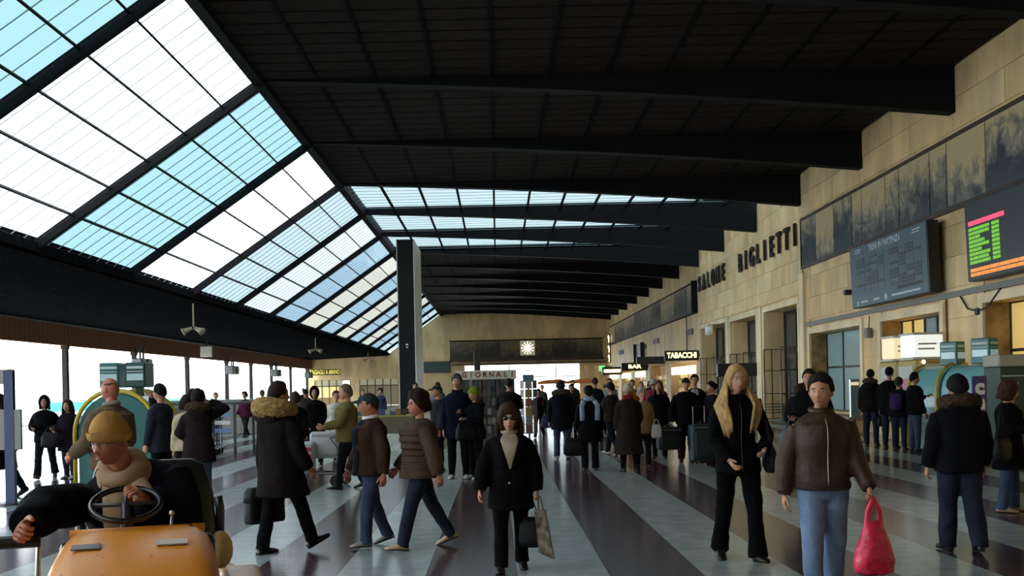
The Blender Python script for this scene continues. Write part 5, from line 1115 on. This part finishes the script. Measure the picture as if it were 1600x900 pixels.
# --- the far crowd
FAR = [(-10.2, 37, 180, (30, 28, 32), 'dark headed person in a charcoal coat beyond the grey counter'), (-8.9, 36, 160, (84, 30, 60), 'person in a magenta coat beyond the parked trolleys'), (-7.6, 33, 10, (30, 32, 48), 'person in a midnight blue coat behind the parka wearer, left one'),
       (-6.9, 31, 190, (30, 30, 32), 'person in black with an orange backpack behind the parked trolleys'), (-6.4, 34, 20, (70, 60, 50), 'person in a taupe coat far left of centre'), (-4.6, 40, 180, (60, 70, 100), 'person in a blue coat far behind the luggage trolley'),
       (-2.9, 36, 170, (90, 30, 34), 'person in a dark red coat in the distance near the bookstall'), (-2.0, 34, 0, (120, 120, 124), 'person in a light grey coat in the distance near the bookstall'),
       (2.15, 30, 180, (60, 56, 60), 'grey coated person in the gap between jeans and pale shawl'), (2.75, 29, 0, (34, 38, 54), 'tall person in a dark blue coat in the distance above the pale shawl'), (3.6, 33, 185, (150, 150, 150), 'person in a light grey top in the distance by the stalls'),
       (4.2, 32, 170, (180, 100, 40), 'person in an orange jacket in the distance left of the red coats'), (4.9, 31, 190, (150, 40, 60), 'person in a crimson coat in the distance left of the suited man'), (4.4, 29, 10, (160, 50, 70), 'person in a rose red coat and pale hat in the distance'),
       (5.6, 40, 180, (60, 40, 40), 'person in a maroon brown coat near the far shops'), (6.6, 42, 200, (170, 170, 172), 'person in a white top near the far shops'), (3.3, 45, 180, (40, 40, 44), 'person in a slate coat below the orange stalls'), (1.9, 44, 180, (70, 74, 60), 'person in a moss green coat far down the hall'),
       (5.0, 48, 0, (110, 96, 70), 'person in a khaki coat far down the hall'), (-6.2, 47, 180, (50, 60, 66), 'person in a grey blue coat far down the left side'), (-9.5, 50, 180, (34, 30, 30), 'person in a dark brown coat far down the left side'), (7.4, 50, 180, (40, 44, 60), 'person in an indigo coat far down the right side')]
for k, (x, y, fa, c, lab) in enumerate(FAR):
    tall = 1.82 if 'tall' in lab else random.uniform(1.6, 1.76)
    ex_ = [('backpack', (190, 90, 30))] if 'orange backpack' in lab else []
    person(lab, x, y, fa, tall, fem=k % 2, pose=random.choice([WALK, WALK2, {}]), top=dict(col=c, hem=random.choice([.6, .8, .5]), ease=.05), leg=dict(col=random.choice([BLK, (30, 36, 54), (40, 38, 40)])), hair=(random.choice(['short', 'long', 'curly']) if k % 2 else 'short', random.choice([(24, 18, 16), (60, 44, 32), (90, 70, 50)]), .8, .1), hat=('beanie', (180, 172, 160)) if 'pale hat' in lab else None, vox=.035, detail=0, extra=ex_)

# ------------------------------------------------------------------ things carried
def at_hand(p, nm, dist=.1): return W(p, hand_world(p, nm, dist)[1])
h = at_hand(parka, 'L'); t = thing('briefcase', 'black leather briefcase in the left hand of the fur hooded parka wearer', 'briefcase', tuple(h), R(-42))
M_BL = mat('black_leather', (.008, .008, .009), .6, .2)
MB().rings([((0, 0, -.06), (.05, 0, 0), (0, .17, 0)), ((0, 0, -.12), (.075, 0, 0), (0, .21, 0)), ((0, 0, -.38), (.08, 0, 0), (0, .22, 0)), ((0, 0, -.41), (.07, 0, 0), (0, .21, 0))], 20, pw=.4).build('case_body', M_BL, t, True)
MB().tube([(0, -.08, -.07), (0, -.06, .0), (0, .06, .0), (0, .08, -.07)], .012, 8).build('handle', M_BL, t, True); MB().rings([((0, 0, -.05), (.055, 0, 0), (0, .18, 0)), ((0, 0, -.1), (.082, 0, 0), (0, .215, 0)), ((0, 0, -.2), (.086, 0, 0), (0, .22, 0))], 20, pw=.4).build('flap', M_BL, t, True)
# red carrier bag
h = at_hand(leather, 'L', .11); t = thing('plastic_bag', 'thin red plastic carrier bag held by the leather jacket man', 'bag', tuple(h), R(12))
M_RBAG = mat('red_plastic_film', (.62, .02, .07), .32, .5, noise=(9, .3), bump=(11, .8))
mb = MB()
mb.rings([((.0, 0, -.52), (.10, 0, 0), (0, .05, 0)), ((0, 0, -.50), (.145, 0, 0), (0, .085, 0)), ((-.0, 0, -.42), (.155, 0, 0), (0, .10, 0)), ((0, 0, -.32), (.13, 0, 0), (0, .085, 0)), ((0, 0, -.2), (.085, 0, 0), (0, .05, 0)), ((0, 0, -.15), (.07, 0, 0), (0, .035, 0))], 24)
mb.tube([(-.05, 0, -.17), (-.04, 0, -.08), (-.005, 0, .01), (.005, 0, .02)], [(.02, .03), (.014, .022), (.01, .016), (.01, .015)], 8); mb.tube([(.05, 0, -.17), (.045, 0, -.08), (.012, 0, .01), (.0, 0, .02)], [(.02, .03), (.014, .022), (.01, .016), (.01, .015)], 8)
inst('bag_body', remesh(mb, 'bag_body', M_RBAG, .009, 2, .006, 34, 5), t)
# patterned shopping bag of the sunglasses wearer
h = at_hand(sung, 'L', .08); t = thing('shopping_bag', 'black handbag with a brown patterned paper bag held by the woman in sunglasses', 'bag', tuple(h), R(-8))
m = mat('bag_pattern', (.16, .13, .10), .35, .5, noise=(16, .95))
MB().prism([(-.03, -.10), (.06, -.10), (.13, -.52), (.0, -.46)], 'y', -.05, .05).build('paper_bag', m, t); MB().tube([(.0, 0, -.1), (.0, 0, 0), (.02, 0, .02), (.04, 0, -.1)], .008, 6).build('bag_handle', m, t)
MB().rings([((-.06, .02, -.16), (.07, 0, 0), (0, .03, 0)), ((-.07, .02, -.22), (.10, 0, 0), (0, .06, 0)), ((-.07, .02, -.36), (.11, 0, 0), (0, .07, 0)), ((-.07, .02, -.42), (.09, 0, 0), (0, .05, 0))], 16, pw=.6).build('handbag', M_BL, t, True); MB().tube([(-.12, .02, -.18), (-.05, .02, .0), (.0, .02, -.18)], .008, 6).build('strap', M_BL, t, True)
# blonde's shoulder bag
t = thing('shoulder_bag', 'soft black shoulder bag on the hip of the blonde woman', 'bag', (2.41, 9.14, .93), 0)
MB().rings([((0, 0, -.14), (.03, 0, 0), (0, .10, 0)), ((0, 0, -.08), (.06, 0, 0), (0, .15, 0)), ((0, 0, .05), (.05, 0, 0), (0, .14, 0)), ((0, 0, .11), (.02, 0, 0), (0, .10, 0))], 16).build('bag_body', M_BL, t, True); MB().tube([(0, -.1, .08), (-.03, -.02, .3), (-.08, 0, .52)], [(.006, .016)]*3, 6).build('strap', M_BL, t, True)
def bag(label, loc, rz, w=.3, hgt=.26, d=.12, col=M_BL, name='handbag', strap=.25):
    t = thing(name, label, 'bag', loc, R(rz))
    MB().rings([((0, 0, -hgt), (w*.36, 0, 0), (0, d*.35, 0)), ((0, 0, -hgt*.88), (w*.5, 0, 0), (0, d*.5, 0)), ((0, 0, -hgt*.35), (w*.48, 0, 0), (0, d*.45, 0)), ((0, 0, 0), (w*.36, 0, 0), (0, d*.2, 0))], 18, pw=.6).build('bag_body', col, t, True)
    MB().tube([(-w*.3, 0, -.02), (-w*.16, 0, strap*.8), (0, 0, strap), (w*.16, 0, strap*.8), (w*.3, 0, -.02)], .009, 6).build('strap', col, t, True)
bag('dark patent handbag of the woman at the right edge', (5.82, 11.85, .92), 40, .34, .30, .14, strap=.3)
bag('black shoulder bag at the left edge of the picture', (-7.72, 16.1, 1.05), 20, .34, .3, .14, strap=.3)
bag('dark shiny handbag held by the woman in the plum coat', (-8.6, 19.65, .92), 10, .36, .3, .16, strap=.1)
bag('black handbag hanging from the arm of the green hatted woman', (-.58, 17.75, .98), 30, .36, .3, .16, strap=.12)
bag('large black bag carried by the woman with the pale shawl', (1.40, 19.25, .62), 0, .4, .34, .16, strap=.2)
bag('blue carrier bag held near the orange red backpack', (1.52, 31.85, .72), 0, .4, .42, .2, mat('bag_blue', sg(44, 54, 96), .5), 'carrier_bag', .2)
bag('white carrier bag of the white haired woman', (3.03, 19.7, .82), 0, .2, .26, .1, mat('bag_white', (.6, .6, .6), .5), 'carrier_bag', .1)
bag('grey blue holdall hanging behind the leather jacket man', (3.95, 13.7, .98), 20, .42, .32, .2, mat('bag_greyblue', sg(72, 82, 100), .6), 'holdall', .15)
bag('black bag between the queue at the right hand machines', (9.0, 24.1, .75), 60, .42, .26, .16, strap=.12)
def suitcase(label, loc, rz, w, hgt, d, col, wheels=True, hnd=.35):
    t = thing('suitcase', label, 'suitcase', loc, R(rz)); z0 = .06 if wheels else 0
    bo = MB().rbox(-w/2, w/2, -d/2, d/2, z0, z0+hgt, .045, 3).build('shell', col, t, True)
    MB().rbox(-w*.4, w*.4, -d/2-.03, -d/2+.01, z0+hgt*.12, z0+hgt*.8, .02, 2).build('front_pocket', col, t, True)
    MB().tube([(-w/2-.004, -d*.22, z0+.05), (-w/2-.004, -d*.22, z0+hgt-.05)], .006, 6).tube([(-w*.44, -d/2-.004, z0+hgt-.06), (w*.44, -d/2-.004, z0+hgt-.06)], .007, 6).build('piping', mat('piping_grey', (.25, .28, .3), .5), t)
    MB().tube([(-.09, 0, z0+hgt-.01), (-.07, 0, z0+hgt+.04), (.07, 0, z0+hgt+.04), (.09, 0, z0+hgt-.01)], .012, 6).build('handle', M_BLACK, t)
    if wheels:
        for q in (-1, 1): MB().tube([(q*w*.36-.015, d*.3, .05), (q*w*.36+.015, d*.3, .05)], .05, 12).build('wheel', M_RUB, t)
        for q in (-1, 1): MB().box(q*w*.3-.02, q*w*.3+.02, -d*.4, -d*.3, 0, .07).build('foot', M_RUB, t)
        if hnd: MB().tube([(-.12, d*.4, z0+hgt*.5), (-.12, d*.42, z0+hgt+hnd), (.12, d*.42, z0+hgt+hnd), (.12, d*.4, z0+hgt*.5)], .01, 6).build('pull_handle', M_STEEL, t)
    return t
h = at_hand(case_man, 'R', .1)
suitcase('dark navy suitcase with pale piping carried by the flat capped man', (h[0]-.05, h[1]-.05, .27), 6, .50, .46, .24, mat('case_navy', sg(24, 28, 40), .6), False)
suitcase('tall teal green suitcase standing left of the blonde woman', (4.02, 20.35, 0), 10, .46, .72, .30, mat('case_teal', sg(20, 46, 54), .6))
# luggage trolley with white cases
trolley('luggage trolley loaded with white cases, pushed by the olive jacketed man', (-3.05, 17.3, 0), R(-100), mt=M_BMET)
t = suitcase('glossy white case with red and blue marks on the trolley', (-3.32, 17.25, .25), 0, .42, .50, .3, mat('case_white', (.62, .65, .7), .3), False)
for k in range(3):
    MB().ball((.03, -.185, .14+.12*k), (.035, .008, .035), 10, 6).build('blue_mark', mat('mark_blue', (.02, .04, .14), .5), t); MB().box(.09, .19, -.19, -.165, .105+.12*k, .175+.12*k).build('red_mark', mat('mark_red', (.35, .03, .05), .5), t)
suitcase('upper white case leaning on the trolley', (-2.98, 17.55, .45), 8, .50, .45, .25, mat('case_white2', (.5, .52, .55), .4), False)

# ------------------------------------------------------------------ orange tow cart with its driver
CA = 17.0; CX, CY = -1.46, 4.12
def cw(px, py, pz_): v = rotz(R(CA))@np.array((px, py, 0)); return np.array((CX+v[0], CY+v[1], pz_))
ct = thing('tow_cart', 'battered orange luggage tow cart in the left foreground', 'cart', (CX, CY, 0), R(CA))
def orange_mat():
    m = mat('cart_orange', (.72, .25, .010), .38, .5); nt = m.node_tree; b = nt.nodes['Principled BSDF']; L = nt.links.new
    tc = nt.nodes.new('ShaderNodeTexCoord'); n1 = nt.nodes.new('ShaderNodeTexNoise'); n1.inputs['Scale'].default_value = 9; n1.inputs['Detail'].default_value = 8; n1.inputs['Roughness'].default_value = .72
    r = nt.nodes.new('ShaderNodeValToRGB'); r.color_ramp.elements[0].position = .355; r.color_ramp.elements[1].position = .385
    r.color_ramp.elements[0].color = (.05, .02, .012, 1); r.color_ramp.elements[1].color = (.72, .25, .010, 1)
    e = r.color_ramp.elements.new(.75); e.color = (.66, .24, .02, 1)
    L(tc.outputs['Object'], n1.inputs[0]); L(n1.outputs[0], r.inputs[0]); L(r.outputs[0], b.inputs['Base Color']); return m
M_OR = orange_mat()
# hood: rounded loft from the dash to the nose
sec = [(.06, .285, 1.055, .40), (.02, .292, 1.065, .38), (-.1, .30, 1.06, .36), (-.35, .308, 1.03, .34), (-.6, .31, .975, .32), (-.78, .305, .90, .32), (-.90, .29, .78, .33), (-.95, .27, .62, .36)]
v = []; N = 28
for (yy, hw, zt, zb) in sec:
    for j in range(N):
        a = 2*PI*j/N; ca, sa = math.cos(a), math.sin(a); ca = math.copysign(abs(ca)**.32, ca); sa = math.copysign(abs(sa)**.32, sa)
        v.append((hw*ca, yy, (zt+zb)/2+(zt-zb)/2*sa))
f = [(i*N+j, i*N+(j+1) % N, (i+1)*N+(j+1) % N, (i+1)*N+j) for i in range(len(sec)-1) for j in range(N)]+[tuple(range(N)), tuple((len(sec)-1)*N+j for j in range(N))[::-1]]
MB().add(v, f).build('hood', M_OR, ct, True)
MB().tube([(-.26, .05, 1.048), (.26, .05, 1.048)], .016, 8).build('hood_lip', M_OR, ct, True)
for (xa, xb, nm) in ((-.22, -.12, 'dark'), (.08, .19, 'pale')):
    q = 1.0358+.004; MB().add([(xa, -.33, 1.034), (xb, -.33, 1.034), (xb, -.27, 1.043), (xa, -.27, 1.043), (xa, -.33, 1.039), (xb, -.33, 1.039), (xb, -.27, 1.048), (xa, -.27, 1.048)], [(0, 1, 5, 4), (1, 2, 6, 5), (2, 3, 7, 6), (3, 0, 4, 7), (4, 5, 6, 7)]).build('hood_vent', mat('vent_'+nm, (.10, .08, .07) if nm == 'dark' else (.42, .36, .30), .4), ct)
for q in (-1, 1): MB().ball((q*.27, -.80, .80), (.06, .05, .06), 12, 8).build('headlamp', mat('lamp_glass', (.8, .8, .82), .1), ct, True)
MB().rbox(-.34, .34, -.7, 1.75, .22, .40, .03, 2).build('chassis', M_BMET, ct)
MB().rbox(-.46, .46, .46, 1.7, .38, .64, .06, 3).build('rear_body', mat('cart_orange_pale', (.62, .30, .10), .4, noise=(6, .25)), ct)
MB().rbox(.34, .54, .3, 1.0, .64, .73, .04, 3).build('fender', _m['cart_orange_pale'], ct, True)
MB().rbox(-.30, .30, .02, .1, .45, 1.02, .03, 2).build('dashboard', M_BLACK, ct)
for (x, y, r) in ((0, -.62, .2), (-.4, 1.3, .24), (.4, 1.3, .24)):
    wh = MB().tube([(x-.07, y, r), (x+.07, y, r)], r, 22).build('wheel', M_RUB, ct, False); MB().tube([(x-.075, y, r), (x+.075, y, r)], r*.5, 14).build('hub', M_OR, wh)
stw = MB().torus((-.05, .12, 1.15), .135, .013, 32, 8, rot=rotx(R(24))).build('steering_wheel', mat('wheel_black', (.012, .012, .012), .25), ct, True)
MB().tube([(-.05, .04, .98), (-.05, .12, 1.15)], .02, 8).tube([(-.18, .12, 1.15), (.08, .12, 1.15)], .010, 6).tube([(-.05, .12, 1.15), (-.05, .24, 1.20)], .010, 6).build('steering_column', M_BMET, ct, True)
MB().tube([(.12, .06, 1.0), (.13, .06, 1.10)], .006, 6).ball((.13, .06, 1.11), .012, 8, 6).build('lever', M_STEEL, ct, True)
MB().rbox(-.30, .30, .5, .95, .62, .70, .035, 3).build('seat', M_BLACK, ct, True)
MB().rings([((.02, .96, .86), (.29, 0, 0), (0, .05, 0)), ((.02, .99, .92), (.31, 0, 0), (0, .06, 0)), ((.02, 1.03, 1.10), (.30, 0, 0), (0, .055, 0)), ((.02, 1.06, 1.24), (.26, 0, 0), (0, .045, 0)), ((.02, 1.06, 1.27), (.2, 0, 0), (0, .03, 0))], 22, pw=.55).build('seat_back', mat('seat_vinyl', (.014, .014, .015), .35), ct, True)
MB().tube([(.34, .98, .72), (.35, 1.0, 1.02), (.34, 1.0, 1.08)], .022, 8).build('seat_bracket', M_BMET, ct, True); MB().tube([(-.3, .98, .72), (-.31, 1.0, 1.05)], .022, 8).build('seat_bracket', M_BMET, ct, True)
MB().ball((.33, .38, .90), (.055, .07, .085), 12, 8).build('rear_lamp_cover', mat('lamp_yellow', (.5, .34, .1), .5), ct, True)

sp_ = cw(.08, .74, 0)
hand_t = np.array((-1.88, 3.93, 1.09)); wheel_t = cw(.03, .24, 1.15)
driver = person('man in tan beanie and beige scarf driving the orange cart, reaching out to a trolley', sp_[0], sp_[1], 180+CA-2, 1.74, vox=.011, pz=.775, hscale=.86, lean=26, side=17,
    pose=dict(legR=(80, 76, 0), legL=(80, 76, 0), splay=9, armR=('ikw', tuple(hand_t), (.3, -1, .35)), armL=('ikw', tuple(wheel_t), (-.6, -.3, -1)), curlR=60, curlL=60), top=dict(col=(22, 23, 32), hem=.86, ease=.06, arm=.038, wr=.008),
    leg=dict(col=(24, 26, 34)), hair=('short', (60, 44, 34)), hat=('beanie', (184, 142, 84)), skin=(172, 112, 88), extra=[('glasses',), ('scarf', (178, 152, 124), [(.3, 0, (.06, 4)), (-.3, 0, (.05, 3))]), ('zip', M_STEEL), ('button', (1.1,))], bulk=1.1, head=(-42, -14, 0))
tl = trolley('silver luggage trolley gripped by the cart driver at the bottom left', (-2.27, 4.46, 0), R(200), mt=M_STEEL)

# ------------------------------------------------------------------ tidy up
bpy.data.scenes.remove(TMP)
